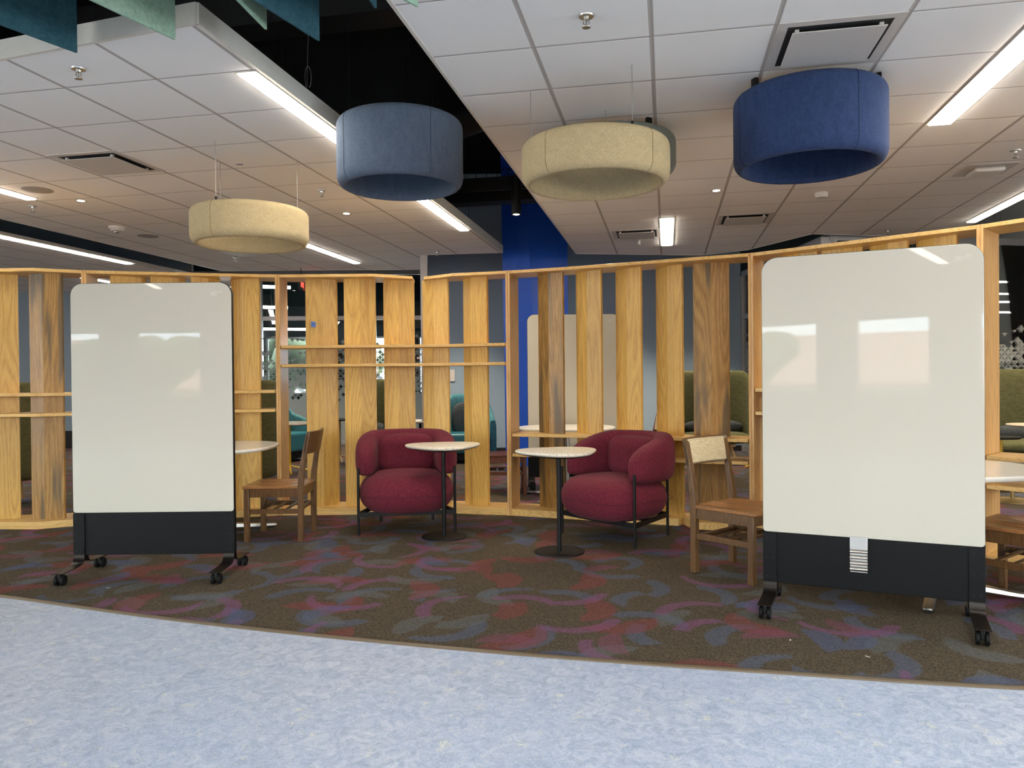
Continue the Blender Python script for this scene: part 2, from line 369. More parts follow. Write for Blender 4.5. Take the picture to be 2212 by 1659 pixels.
    def pillow(s, cx, cy, cz, rx, ry, rz, r, e=3.0, dome=.02, nu=64):
        f = lambda c, q: math.copysign(abs(c)**(2/q), c); ax, ay = rx-r, ry-r; rings = []
        pl = [(ax*f(cos(2*pi*k/nu), e), ay*f(sin(2*pi*k/nu), e)) for k in range(nu)]; nr = []
        for k in range(nu):
            a, b = pl[k-1], pl[(k+1) % nu]; d = Vector((b[0]-a[0], b[1]-a[1])).normalized(); nr.append((d.y, -d.x))
        for sc in (.08, .35, .6, .8, .93): rings.append([(cx+x*sc, cy+y*sc, cz-rz-dome*(1-sc*sc)*.4) for x, y in pl])
        for j in range(17):
            ph = -pi/2+pi*j/16; rings.append([(cx+x+n[0]*r*cos(ph), cy+y+n[1]*r*cos(ph), cz+rz*sin(ph)) for (x, y), n in zip(pl, nr)])
        for sc in (.93, .8, .6, .35, .08): rings.append([(cx+x*sc, cy+y*sc, cz+rz+dome*(1-sc*sc)) for x, y in pl])
        return s.loft(rings)
    def build(s, name, mat, parent=None, loc=(0, 0, 0), rotz=0, bevel=0, smooth=True, ang=35, seg=2):
        me = bpy.data.meshes.new(name); me.from_pydata(s.v, [], s.f); me.update()
        if smooth:
            me.shade_smooth(); me.set_sharp_from_angle(angle=radians(ang))
        me.materials.append(M[mat] if isinstance(mat, str) else mat)
        o = bpy.data.objects.new(name, me); COL.objects.link(o); o.location = loc; o.rotation_euler = (0, 0, rotz)
        if parent is not None: o.parent = parent
        if bevel:
            b = o.modifiers.new('bevel', 'BEVEL'); b.width = bevel; b.segments = seg; b.limit_method = 'ANGLE'; b.angle_limit = radians(40)
        return o
def thing(name, label, cat, loc=(0, 0, 0), rotz=0, group=None):
    o = bpy.data.objects.new(name, None); COL.objects.link(o); o.location = loc; o.rotation_euler = (0, 0, rotz)
    o.empty_display_size = .1; return tag(o, label, cat, group)
def tag(o, label, cat, group=None):
    o['label'] = label; o['category'] = cat
    if group: o['group'] = group
    return o
def struct(o): o['kind'] = 'structure'; return o
def kids(o): return [c for c in bpy.data.objects if c.parent == o]
def dup(root, loc, rotz, label, group=None):
    r = root.copy(); COL.objects.link(r); r.location = loc; r.rotation_euler = (0, 0, rotz); r['label'] = label
    if group: r['group'] = group
    for ch in kids(root):
        c = ch.copy(); COL.objects.link(c); c.parent = r
        for g in kids(ch):
            d = g.copy(); COL.objects.link(d); d.parent = c
    return r
def textmesh(name, body, size, mat, parent, loc, rot, extrude=.0004):
    cu = bpy.data.curves.new(name, 'FONT'); cu.body = body; cu.size = size; cu.extrude = extrude; cu.align_x = 'CENTER'; cu.align_y = 'CENTER'
    cu.materials.append(M[mat]); o = bpy.data.objects.new(name, cu); COL.objects.link(o); o.location = loc; o.rotation_euler = rot
    bpy.context.view_layer.update(); me = bpy.data.meshes.new_from_object(o); me.materials.clear(); me.materials.append(M[mat])
    bpy.data.objects.remove(o); o = bpy.data.objects.new(name, me); COL.objects.link(o); o.location = loc; o.rotation_euler = rot
    o.parent = parent; return o
GRID = radians(-11.4)
def uv(u, v, z=0): return Vector((u*cos(GRID)-v*sin(GRID), u*sin(GRID)+v*cos(GRID), z))
CEIL = 3.05

# ------------------------------------------------------------------ floor
ARC = [(-9.0, 6.3), (-6.5, 5.62), (-5.2, 5.27), (-4.0, 4.93), (-3.128, 4.669), (-2.564, 4.461), (-2.016, 4.219), (-1.114, 3.919), (-.025, 3.601), (.606, 3.468), (1.058, 3.364), (2.098, 3.158), (3.6, 2.97), (5.4, 2.88), (9.9, 2.8)]
def smoothpoly(P, n=6):
    out = []
    for i in range(len(P)-1):
        p0, p1, p2, p3 = P[max(i-1, 0)], P[i], P[i+1], P[min(i+2, len(P)-1)]
        for k in range(n):
            t = k/n
            out.append(tuple(.5*((2*p1[j])+(-p0[j]+p2[j])*t+(2*p0[j]-5*p1[j]+4*p2[j]-p3[j])*t*t+(-p0[j]+3*p1[j]-3*p2[j]+p3[j])*t**3) for j in (0, 1)))
    return out+[P[-1]]
# circle-like smoothing of the measured edge
ARC = [ARC[0]]+[tuple((ARC[i-1][j]+2*ARC[i][j]+ARC[i+1][j])/4 if 4 < i < 11 else ARC[i][j] for j in (0, 1)) for i in range(1, len(ARC)-1)]+[ARC[-1]]
arc = smoothpoly(ARC)
fl = MB().prism([(-13, -6.6), (9.9, -6.6), (9.9, 2.8)]+arc[::-1][1:]+[(-13, 7.2)], -.08, 0).build('floor', 'lino', smooth=False); struct(fl)
cp = MB().prism(arc+[(9.9, 22), (-13, 22), (-13, 7.2)], -.08, 0.004).build('floor_carpet', 'carpet', smooth=False); struct(cp)
rings = []
for i, (x, y) in enumerate(arc):
    a, b = Vector(arc[max(i-1, 0)]), Vector(arc[min(i+1, len(arc)-1)]); d = (b-a).normalized(); nn = Vector((-d.y, d.x))
    c = Vector((x, y)); pr = [(-.022, 0), (-.018, .006), (-.008, .009), (.006, .009), (.012, .005), (.012, 0)]
    rings.append([(c.x+nn.x*s_, c.y+nn.y*s_, z_) for s_, z_ in pr])
struct(MB().loft(rings).build('trim_1', 'trimstrip'))

# ------------------------------------------------------------------ walls and ceilings
def wallseg(name, mat, p, q, z0, z1, th=.12):
    L = hypot(q[0]-p[0], q[1]-p[1]); o = MB().box(0, L, 0, th, z0, z1).build(name, mat, loc=(p[0], p[1], 0), rotz=atan2(q[1]-p[1], q[0]-p[0]), smooth=False)
    return struct(o)
wallseg('wall_north_left', 'walltint', (-13, 15.0), (-6.35, 15.15), 0, 4.8)
wallseg('baseboard_left', 'base', (-13, 14.985), (-6.35, 15.135), 0, .34, .012)
wallseg('wall_north', 'walltint', (-1.55, 13.2), (3.95, 13.25), 0, 4.8)
wallseg('baseboard_north', 'base', (-1.55, 13.185), (3.95, 13.235), 0, .1, .012)
wallseg('wall_north_return', 'walltint', (-1.55, 15.4), (-1.55, 13.2), 0, 4.8, .12)
struct(MB().box(-13, 10, -6.7, 22, 4.8, 4.9).build('ceiling_deck', 'void', smooth=False))
# far wall beyond the glazed rooms, with daylight windows
def windowwall(nm, p, q, openings, z0, z1, mat, widx, th=.2):
    """wall from p to q, room on the left hand side of p->q; openings are distances along it"""
    L = hypot(q[0]-p[0], q[1]-p[1]); an = atan2(q[1]-p[1], q[0]-p[0]); d = Vector((cos(an), sin(an))); m = MB(); xs = 0
    for a, b in openings:
        m.box(xs, a, -th, 0, 0, 4.8); m.box(a, b, -th, 0, 0, z0); m.box(a, b, -th, 0, z1, 4.8); xs = b
    m.box(xs, L, -th, 0, 0, 4.8); struct(m.build(nm, mat, smooth=False, loc=(p[0], p[1], 0), rotz=an))
    for k, (a, b) in enumerate(openings):
        c = Vector(p)+d*(a+b)/2+Vector((d.y, -d.x))*th/2
        r = bpy.data.objects.new('window_%d' % (widx+k), None); COL.objects.link(r); r.location = (c.x, c.y, 0); r.rotation_euler = (0, 0, an); r['kind'] = 'structure'
        w = (b-a)/2; f = MB()
        f.box(-w, -w+.05, -.05, .05, z0, z1); f.box(w-.05, w, -.05, .05, z0, z1); f.box(-w, w, -.05, .05, z0, z0+.05); f.box(-w, w, -.05, .05, z1-.05, z1)
        f.build('window_frame', 'mullion', r, smooth=False)
        MB().box(-w+.05, w-.05, -.004, .004, z0+.05, z1-.05).build('window_pane', 'pane', r, smooth=False)
        la = bpy.data.lights.new('daylight_portal', 'AREA'); la.shape = 'RECTANGLE'; la.size = b-a; la.size_y = z1-z0
        lo = bpy.data.objects.new('daylight_portal', la); COL.objects.link(lo); lo.parent = r; lo.location = (0, .13, (z0+z1)/2)
        lo.rotation_euler = (radians(90), 0, 0)
        try: la.cycles.is_portal = True
        except Exception: pass
def bays(a, b, w, g):
    o = []
    while a+w <= b: o.append((a, a+w)); a += w+g
    return o
windowwall('wall_south', (-13, -6.6), (10, -6.6), bays(.5, 22.6, 1.45, .75), .9, 2.4, 'wallwhite', 1)
windowwall('wall_left', (-13, 22), (-13, -6.6), bays(19.5, 28.2, 1.9, .3), .5, 2.75, 'wallwhite', 12)
windowwall('wall_right', (9.9, -6.6), (9.9, 22), bays(.6, 9.5, 1.9, .3), .5, 2.75, 'wallwhite', 16)
windowwall('wall_far', (10, 20.6), (-13, 20.6), [(2.8, 4.6), (5.2, 7.0), (11.0, 12.5), (12.9, 14.3), (14.9, 16.6), (16.9, 18.6)], .9, 2.45, 'walldark', 21)
# ceilings
def slab(name, poly, mat, z=CEIL, th=.04):
    return struct(MB().prism(poly, z, z+th).build(name, mat, rotz=GRID, smooth=False))
RC = [(-1.245, -8.5), (3.52, -8.5), (3.52, 10.8), (2.83, 10.53), (1.78, 10.10), (1.11, 11.17), (.48, 11.47), (-1.245, 10.88)]
slab('ceiling', RC, 'tileR')
CLD = [(-2.24, 3.40), (-2.24, 10.52), (-3.336, 10.42), (-3.79, 11.83), (-6.95, 11.12), (-6.95, 3.95)]
slab('ceiling_cloud', CLD, 'tileL')
slab('ceiling_left', [(-7.7, 11.0), (-7.7, -8.5), (-16, -8.5), (-16, 13), (-11.6, 13.1), (-7.7, 13.1)], 'tileL')
def fascia(name, poly, idx, h=.15):
    m = MB()
    for i in idx:
        a, b = Vector(poly[i]), Vector(poly[(i+1) % len(poly)]); d = (b-a).normalized(); n_ = Vector((-d.y, d.x))*.01
        m.hexa([(a.x-n_.x, a.y-n_.y, CEIL-.005), (b.x-n_.x, b.y-n_.y, CEIL-.005), (b.x+n_.x, b.y+n_.y, CEIL-.005), (a.x+n_.x, a.y+n_.y, CEIL-.005)],
               [(a.x-n_.x, a.y-n_.y, CEIL+h), (b.x-n_.x, b.y-n_.y, CEIL+h), (b.x+n_.x, b.y+n_.y, CEIL+h), (a.x+n_.x, a.y+n_.y, CEIL+h)])
    return struct(m.build(name, 'fascia', rotz=GRID, smooth=False))
fascia('trim_2', CLD, [0, 1, 2, 3, 4, 5], .10)
fascia('trim_3', RC, [7], .10)
fascia('trim_4', RC, [1, 2, 3, 4, 5, 6], .10)
fascia('trim_5', [(-7.7, 11.0), (-7.7, -8.5)], [0], .03)
# suspension cables of the cloud
for (px, v0) in ((-2.30, 3.62), (-2.30, 4.25), (-2.33, 4.42), (-3.0, 3.62), (-2.3, 6.6), (-2.3, 8.9), (-3.6, 3.75)):
    p = uv(px, v0); struct(MB().tube([(p.x, p.y, CEIL+.04), (p.x, p.y, 4.8)], .0022, 6).build('ceiling_hanger', 'black'))
p = uv(-2.22, 4.55); q = [(p.x+.02*sin(a), p.y, CEIL+.17+.07*cos(a)) for a in [k*pi/8-pi for k in range(17)]]
struct(MB().tube([(p.x, p.y, 4.79), (p.x+.01, p.y, 3.6)]+[(p.x-.004, p.y, 3.29)]+q[1:-1], .002, 6).build('ceiling_hanger_loop', 'steel'))
# plenum duct work and cable basket above the slot
d0, d1 = uv(-1.7, 7.6, 4.0), uv(.8, 6.4, 4.2)
struct(MB().tube([d0-(d1-d0)*2, d1+(d1-d0)], .16, 20).build('ceiling_duct', 'duct'))
a0, a1 = uv(-5.5, 9.6, 3.62), uv(1.6, 9.6, 3.62)
struct(MB().beam(a0, a1, .25, .18).build('ceiling_beam', 'duct', smooth=False))
a0, a1 = uv(-5.0, 5.8, 4.3), uv(1.6, 5.8, 4.3)
struct(MB().beam(a0, a1, .3, .3).build('ceiling_beam_2', 'duct', smooth=False))
m = MB()
for zz in (3.56, 3.66, 3.76):
    m.tube([uv(-2.6, 8.9, zz), uv(.2, 8.9, zz)], .004, 6)
for k in range(22): m.tube([uv(-2.6+.13*k, 8.9, 3.56), uv(-2.6+.13*k, 8.9, 3.77)], .004, 6)
tag(m.build('cable_basket', 'black'), 'black wire cable basket in the dark slot above the blue column', 'cable tray')
m = MB().box(-1.6, 1.6, -.02, .02, 0, .16)
struct(m.build('ceiling_panel_back', 'duct', loc=tuple(uv(-1.3, 9.15, 3.58)), rotz=GRID, smooth=False))
# blue faceted column
colp = [(-.16, 11.45), (.30, 11.25), (.33, 11.24), (.82, 11.40), (.80, 11.95), (-.14, 11.95)]
m = MB(); zt = 4.8
bot = [(-.10, 11.38), (.40, 11.22), (.84, 11.40), (.82, 11.95), (-.08, 11.95)]
top = [(-.14, 11.40), (.20, 11.20), (.84, 11.40), (.82, 11.95), (-.12, 11.95)]
n_ = 5; m.add([(x, y, 0) for x, y in bot]+[(x, y, zt) for x, y in top], [tuple(range(5))[::-1], tuple(range(5, 10))]+[(i, (i+1) % 5, (i+1) % 5+5, i+5) for i in range(5)])
o = m.build('column', 'column', smooth=False); struct(o)
# vertical end trim where ceiling steps back
struct(MB().box(-.05, .05, -.04, .04, 0, CEIL).build('trim_6', 'mullion', loc=(-1.235, 10.95, 0), smooth=False))

# glazed partitions of the rooms behind
def glasswall(name, p, q, h, mat, mull, transoms, lab):
    L = hypot(q[0]-p[0], q[1]-p[1]); r = bpy.data.objects.new(name, None); COL.objects.link(r)
    r.location = (p[0], p[1], 0); r.rotation_euler = (0, 0, atan2(q[1]-p[1], q[0]-p[0])); r['kind'] = 'structure'; r['label'] = lab
    MB().box(0, L, -.006, .006, .1, h).build('pane', mat, r, smooth=False)
    f = MB().box(0, L, -.03, .03, 0, .1).box(0, L, -.03, .03, h, h+.08)
    for z in transoms: f.box(0, L, -.025, .025, z-.04, z+.04)
    f.build('rail', 'mullion', r, smooth=False)
    m = MB()
    for s in mull: m.box(s-.035, s+.035, -.05, .05, 0, h)
    m.build('mullion', 'mullion', r, smooth=False)
    return r
glasswall('window_30', (-6.35, 15.2), (-1.55, 15.4), 3.9, 'star', [0.03, 1.38, 2.6, 3.62, 4.75], [2.52, 3.42], 'glass wall with star patterned film behind the slatted screens')
glasswall('window_31', (3.98, 13.2), (4.02, 9.8), 3.0, 'star2', [.03, 1.1, 2.2, 3.36], [2.3], 'side glass wall of the right glazed room')
glasswall('window_32', (4.02, 9.75), (9.95, 10.85), 3.0, 'star2', [.06, 1.0, 2.05, 3.9, 5.9], [], 'glass wall with star film at the right')
struct(MB().box(-.1, .1, -.1, .1, 0, 3.04).build('trim_7', 'mullion', loc=(4.02, 9.83, 0), smooth=False))
wallseg('wall_room_divider', 'walldark', (4.0, 16.2), (10, 16.6), 0, 4.8)
# strip lights hanging in the glazed rooms (L and U shaped at the right)
def farlamp(nm, pts, lab, r=.02):
    o = MB().tube(pts, r, 8).build(nm, 'strip_far'); c0, c1 = Vector(pts[0]), Vector(pts[1])
    for k in (.2, .8): c = c0.lerp(c1, k); MB().tube([c, (c.x, c.y, 4.8)], .003, 5).build('wire', 'steel', o)
    return tag(o, lab, 'ceiling light', 'strip lights in the glazed rooms')
farlamp('strip_light', [(-6.2, 16.6, 3.35), (-4.9, 17.1, 3.35)], 'white strip light behind glass, uppermost left of the tall screen', .035)
farlamp('strip_light', [(-6.6, 17.4, 2.98), (-5.2, 17.9, 2.98)], 'white strip light behind glass, second down beside the first screen post', .035)
farlamp('strip_light', [(-6.2, 18.8, 2.55), (-4.6, 19.2, 2.55)], 'white strip light behind glass, lowest near the far windows', .03)
farlamp('strip_light', [(-3.6, 17.0, 2.95), (-3.0, 17.0, 2.95)], 'short strip light seen between the second and third boards', .015)
farlamp('strip_light', [(6.2, 11.9, 2.72), (8.9, 12.3, 2.75)], 'long light tube behind the right glass, topmost', .014)
farlamp('strip_light', [(6.2, 12.2, 2.44), (8.9, 12.6, 2.46)], 'long light tube behind the right glass, below the topmost', .014)
farlamp('strip_light', [(8.9, 12.9, 2.62), (7.97, 12.8, 2.62), (7.97, 12.8, 2.78)], 'L shaped light tube behind the right glass, upper one', .014)
farlamp('strip_light', [(6.3, 12.5, 2.27), (7.48, 12.6, 2.27), (7.48, 12.6, 2.37)], 'J shaped light tube behind the right glass, ending at left', .014)
farlamp('strip_light', [(8.9, 12.8, 2.3), (7.72, 12.6, 2.3), (7.72, 12.6, 2.4)], 'J shaped light tube behind the right glass, opening right', .014)
farlamp('strip_light', [(6.3, 12.6, 2.04), (7.72, 12.8, 2.05), (7.72, 12.8, 2.17)], 'lowest angled light tube behind the right glass', .014)
# dark blue drape and drum column in the left glazed room
m = MB()
for k in range(7): m.tube([(-3.55+.045*k, 16.4+.02*(k % 2), .02), (-3.55+.045*k, 16.4+.02*(k % 2), 2.75)], .03, 8)
tag(m.build('blue_curtain', plain('navy_drape', sr(22, 44, 110), .8)), 'navy blue curtain hanging behind the star patterned glass', 'curtain')
# outside: neighbouring building and trees
m = MB().hexa([(-34, -27, 3.4), (-34, -19, .9), (24, -19, .9), (24, -27, 2.6)][::-1], [(-34, -27, 3.5), (-34, -19, 1.0), (24, -19, 1.0), (24, -27, 2.7)][::-1])
bl = thing('neighbour_building', 'pale building with ribbed terracotta roof mirrored in the left whiteboard', 'building', (0, -23, 0))
o = m.build('roof', 'roof', bl, loc=(0, 23, 0), smooth=False)
MB().box(-33.5, 23.5, -4, 3.6, -3, .9).build('wall', 'render', bl, smooth=False)
def tree(x, y, h, r, lab):
    t_ = thing('tree', lab, 'tree', (x, y, 0)); rng = random.Random(int(x*10)); m = MB()
    MB().tube([(0, 0, -.2), (.05, 0, h*.5), (0, .05, h*.8)], [.14, .1, .05], 8).build('trunk', 'bark', t_)
    for k in range(26):
        a = rng.uniform(0, 2*pi); q = r*sqrt(rng.random()); m.sell(q*cos(a), q*sin(a), h*rng.uniform(.4, 1.0), r*.3, r*.3, r*.26, 2, 2, 10, 6)
    m.build('crown', 'leaf', t_); return t_
tree(-11.5, -13, 2.3, 2.0, 'leafy tree mirrored in the left whiteboard window panes')
tree(-6.5, 24.5, 3.2, 2.2, 'leafy tree beyond the far windows, left of the tall screen')
struct(MB().box(-60, 60, -60, -6.8, -.4, -.3).build('ground_outside', 'ground', smooth=False))
struct(MB().box(-60, 60, 20.9, 60, -.4, -.3).build('ground_outside_far', 'ground', smooth=False))

# ------------------------------------------------------------------ ceiling devices
def linear(name, u0, u1, v0, v1, lab, z=CEIL, mat='strip', grp='recessed linear ceiling lights'):
    c = uv((u0+u1)/2, (v0+v1)/2, z); t_ = thing(name, lab, 'ceiling light', c, GRID, grp); w, l = (u1-u0)/2, (v1-v0)/2
    MB().box(-w, w, -l, l, -.017, -.004).build('diffuser', mat, t_, smooth=False)
    MB().box(-w-.015, -w, -l-.015, l+.015, -.008, 0).box(w, w+.015, -l-.015, l+.015, -.008, 0).box(-w, w, -l-.015, -l, -.008, 0).box(-w, w, l, l+.015, -.008, 0).build('frame', 'fascia', t_, smooth=False)
    return t_
linear('linear_light', -2.375, -2.275, 4.0, 8.78, 'long white linear light along the right edge of the left ceiling')
linear('linear_light', -4.60, -4.50, 8.3, 10.87, 'linear light just right of the cream ring lamp at left')
linear('linear_light', -5.96, -5.86, 3.9, 6.28, 'linear light ending near the round speaker at left')
linear('linear_light', -7.84, -7.72, 5.0, 10.05, 'long linear light at far left beside the black slot')
linear('linear_light', 1.805, 1.945, 3.2, 5.86, 'wide linear light at the right beside the dark blue drum')
linear('linear_light', -.055, .08, 8.67, 10.43, 'short linear light seen above the middle of the slatted screens')
linear('linear_light', 3.40, 3.49, 6.2, 9.73, 'linear light at the right edge over the tallest screen')
linear('linear_light', -9.6, -9.5, 10.7, 12.1, 'small far linear light glimpsed beyond the left screen')
linear('linear_light', -5.6, -5.5, -5.5, -1.5, 'added unseen linear light behind the viewpoint, at left')  # strips behind the viewpoint are added, unseen, to raise the room light
linear('linear_light', 1.8, 1.94, -5.0, -1.0, 'added unseen linear light behind the viewpoint, at right')
linear('linear_light', -.4, -.26, -5.0, -1.0, 'added unseen linear light behind the viewpoint, near the middle')
linear('linear_light', 1.805, 1.945, -.7, 1.4, 'added unseen linear light overhead just above the picture top at right')  # overhead strips out of view, added as extra room light
linear('linear_light', -.4, -.26, -.4, 2.2, 'added unseen linear light overhead above the viewpoint')
linear('linear_light', -9.9, -9.8, 3.0, 9.0, 'added linear light on the far left ceiling outside the picture')  # unseen strip added to light the left side
# sprinklers
def sprinkler():
    t_ = thing('sprinkler', '', 'fire sprinkler')
    MB().lathe([(.038, 0), (.036, -.006), (.014, -.008), (.012, -.02)], 24).build('escutcheon', 'chrome', t_)
    m = MB()
    for s in (-1, 1): m.tube([(s*.009, 0, -.018), (s*.016, 0, -.035), (s*.005, 0, -.052)], .003, 6)
    m.cyl(0, 0, -.05, -.018, .003, 8); m.build('frame', 'steel', t_)
    MB().lathe([(.02, -.058), (.021, -.055), (.006, -.05)], 16).build('deflector', 'steel', t_); return t_
sp0 = sprinkler(); first = True
for (u, v), lb in (((-3.21, 3.75), 'chrome fire sprinkler nearest the left ceiling corner'), ((-.37, 3.74), 'chrome fire sprinkler at the top centre of the right ceiling'),
                   ((-3.12, 6.64), 'fire sprinkler between cream ring and grey blue drum'), ((-6.16, 6.56), 'fire sprinkler just below the round speaker at left'),
                   ((-5.99, 9.93), 'fire sprinkler below the left cream ring, above the screens'), ((-3.09, 10.19), 'fire sprinkler at the far end of the left ceiling by the column'),
                   ((2.70, 6.73), 'fire sprinkler above the square access point at right'), ((2.64, 10.07), 'fire sprinkler above the tall right screen'), ((-.34, 10.05), 'fire sprinkler just under the open vent beside the short light')):
    loc = uv(u, v, CEIL)
    if first: sp0.location = loc; sp0['label'] = lb; sp0['group'] = 'ceiling sprinklers'; first = False
    else: dup(sp0, loc, 0, lb)
def downlight(u, v, lb, z=CEIL, pend=False, energy=38):
    t_ = thing('downlight' if not pend else 'pendant_downlight', lb, 'downlight', uv(u, v, z), 0, 'small round downlights')
    if pend:
        MB().lathe([(.05, .0), (.05, .40)], 24).build('body', 'black', t_); MB().cyl(0, 0, .40, 4.8-z, .008, 8).build('stem', 'black', t_)
    MB().lathe([(.052, -.004), (.05, 0), (.034, -.001), (.034, -.004)], 28, closed=True).build('trim_ring', 'vent' if not pend else 'black', t_)
    MB().cyl(0, 0, -.003, -.001, .034, 20).build('lens', 'down', t_, smooth=False)
    la = bpy.data.lights.new('lamp', 'SPOT'); la.energy = energy; la.spot_size = radians(95); la.spot_blend = .8; la.shadow_soft_size = .04; la.color = (1, .84, .64)
    lo = bpy.data.objects.new('lamp', la); COL.objects.link(lo); lo.parent = t_; lo.location = (0, 0, -.02); return t_
downlight(-5.53, 6.47, 'small lit downlight between round speaker and left vent')
downlight(-3.30, 7.62, 'small lit downlight just left of the grey blue drum bottom')
downlight(.47, 7.51, 'small lit downlight between cream ring and dark blue drum')
downlight(1.70, 6.93, 'small lit downlight at the lower right edge of the dark blue drum')
downlight(-1.55, 8.0, 'black cylinder downlight hanging in the dark ceiling slot', z=3.03, pend=True)
for (x, y, z, lb) in ((-.9, 11.9, 3.25, 'added unseen pendant downlight over the teal chair by the blue column'), (1.5, 12.1, 3.25, 'added unseen pendant downlight before the grey blue wall'), (3.0, 11.75, 3.25, 'added unseen pendant downlight over the wide olive seat'),  # unseen pendants added to light walls and seating beyond the screens
                  (-2.7, 13.3, 3.3, 'added unseen pendant downlight before the star patterned glass'), (-4.7, 13.3, 3.3, 'added unseen pendant downlight near the navy curtain'), (-8.6, 12.6, 2.98, 'added unseen downlight before the far left grey blue wall'), (5.4, 8.2, 3.2, 'added unseen pendant downlight over the far right stools'),
                  (6.6, 9.2, 3.2, 'added unseen pendant downlight over the far right olive seat')):
    c_ = Vector((x, y)); o = downlight(0, 0, lb, z=z, pend=True, energy=190); o.location = (x, y, z)
downlight(-.62, 7.22, 'added recessed downlight hidden behind the central cream ring', energy=90)  # added out of sight to brighten the rear whiteboard
# air vents
def vent(u, v, lb, w=.6):
    t_ = thing('ceiling_vent', lb, 'air vent', uv(u, v, CEIL), GRID, 'square plaque air vents'); h = w/2
    m = MB()
    for a in range(4):
        c, s = cos(a*pi/2), sin(a*pi/2); R = lambda x, y, z: (x*c-y*s, x*s+y*c, z)
        m.add([R(-h, -h, -.004), R(h, -h, -.004), R(h-.05, -h+.05, -.004), R(-h+.05, -h+.05, -.004), R(-h, -h, 0), R(h, -h, 0), R(h-.05, -h+.05, 0), R(-h+.05, -h+.05, 0)],
              [(3, 2, 1, 0), (0, 1, 5, 4), (2, 3, 7, 6)])
    m.build('frame', 'vent', t_, smooth=False)
    MB().box(-h+.05, h-.05, -h+.05, h-.05, -.0012, -.0006).build('recess', 'dark', t_, smooth=False)
    MB().box(-h+.075, h-.075, -h+.075, h-.075, -.026, -.020).build('plaque', 'vent', t_, bevel=.003)
    m = MB()
    for sx in (-1, 1):
        for sy in (-1, 1): m.box(sx*(h-.1)-.01, sx*(h-.1)+.01, sy*(h-.1)-.01, sy*(h-.1)+.01, -.020, -.001)
    m.build('hanger', 'vent', t_, smooth=False); return t_
vent(.86, 4.33, 'large square air vent above the dark blue drum')
vent(-4.38, 5.42, 'square air vent left of the cream ring lamp wires')
vent(-.35, 9.57, 'square air vent beside the short linear light', .58)
vent(.86, 8.97, 'square air vent right of the short linear light', .58)
vent(-5.63, 9.55, 'square air vent half hidden below the left cream ring', .58)
# other ceiling fittings
def disc(name, u, v, r, h, mat, lb, cat):
    o = MB().lathe([(r, 0), (r, -h*.5), (r*.85, -h), (.01, -h)], 32).build(name, mat, loc=tuple(uv(u, v, CEIL))); return tag(o, lb, cat)
disc('ceiling_speaker', -5.60, 6.02, .13, .006, plain('speaker_grille', sr(150, 145, 140), .6), 'round grey ceiling speaker above the far left strip light', 'speaker')
disc('ceiling_speaker', -6.12, 8.24, .12, .006, plain('speaker_grille_2', sr(150, 145, 140), .6), 'round ceiling speaker right of the fire strobe', 'speaker')
t_ = thing('fire_strobe', 'white ceiling fire alarm strobe left of the cream ring', 'fire alarm', uv(-6.09, 7.66, CEIL), GRID)
MB().lathe([(.085, 0), (.083, -.02), (.06, -.05), (.02, -.056)], 32).build('housing', 'plastic', t_)
MB().sell(.02, -.02, -.062, .03, .03, .02, 2, 2, 16, 8).build('lens', 'chrome', t_)
textmesh('lettering', 'FIRE', .03, 'red', t_, (-.045, -.068, -.034), (radians(62), 0, radians(-28)))
disc('smoke_detector', 1.47, 7.86, .06, .045, 'plastic', 'round white smoke detector below the dark blue drum', 'smoke detector')
t_ = thing('wifi_access_point', 'square white wireless access point under the right sprinkler', 'access point', uv(2.69, 7.29, CEIL), GRID)
MB().box(-.2, .2, -.2, .2, -.006, 0).build('mounting_plate', 'vent', t_, bevel=.002)
MB().box(-.12, .12, -.12, .12, -.045, -.006).build('housing', 'plastic', t_, bevel=.02, seg=3)
o = MB().prism([(-.03, -.01), (.03, -.006), (.02, .012), (-.02, .01)], -.002, 0).build('blue_tag', plain('blue_tag', sr(30, 52, 110), .5), loc=tuple(uv(-3.38, 5.69, CEIL))); tag(o, 'tiny blue tag on the ceiling above the left cream ring', 'tag')

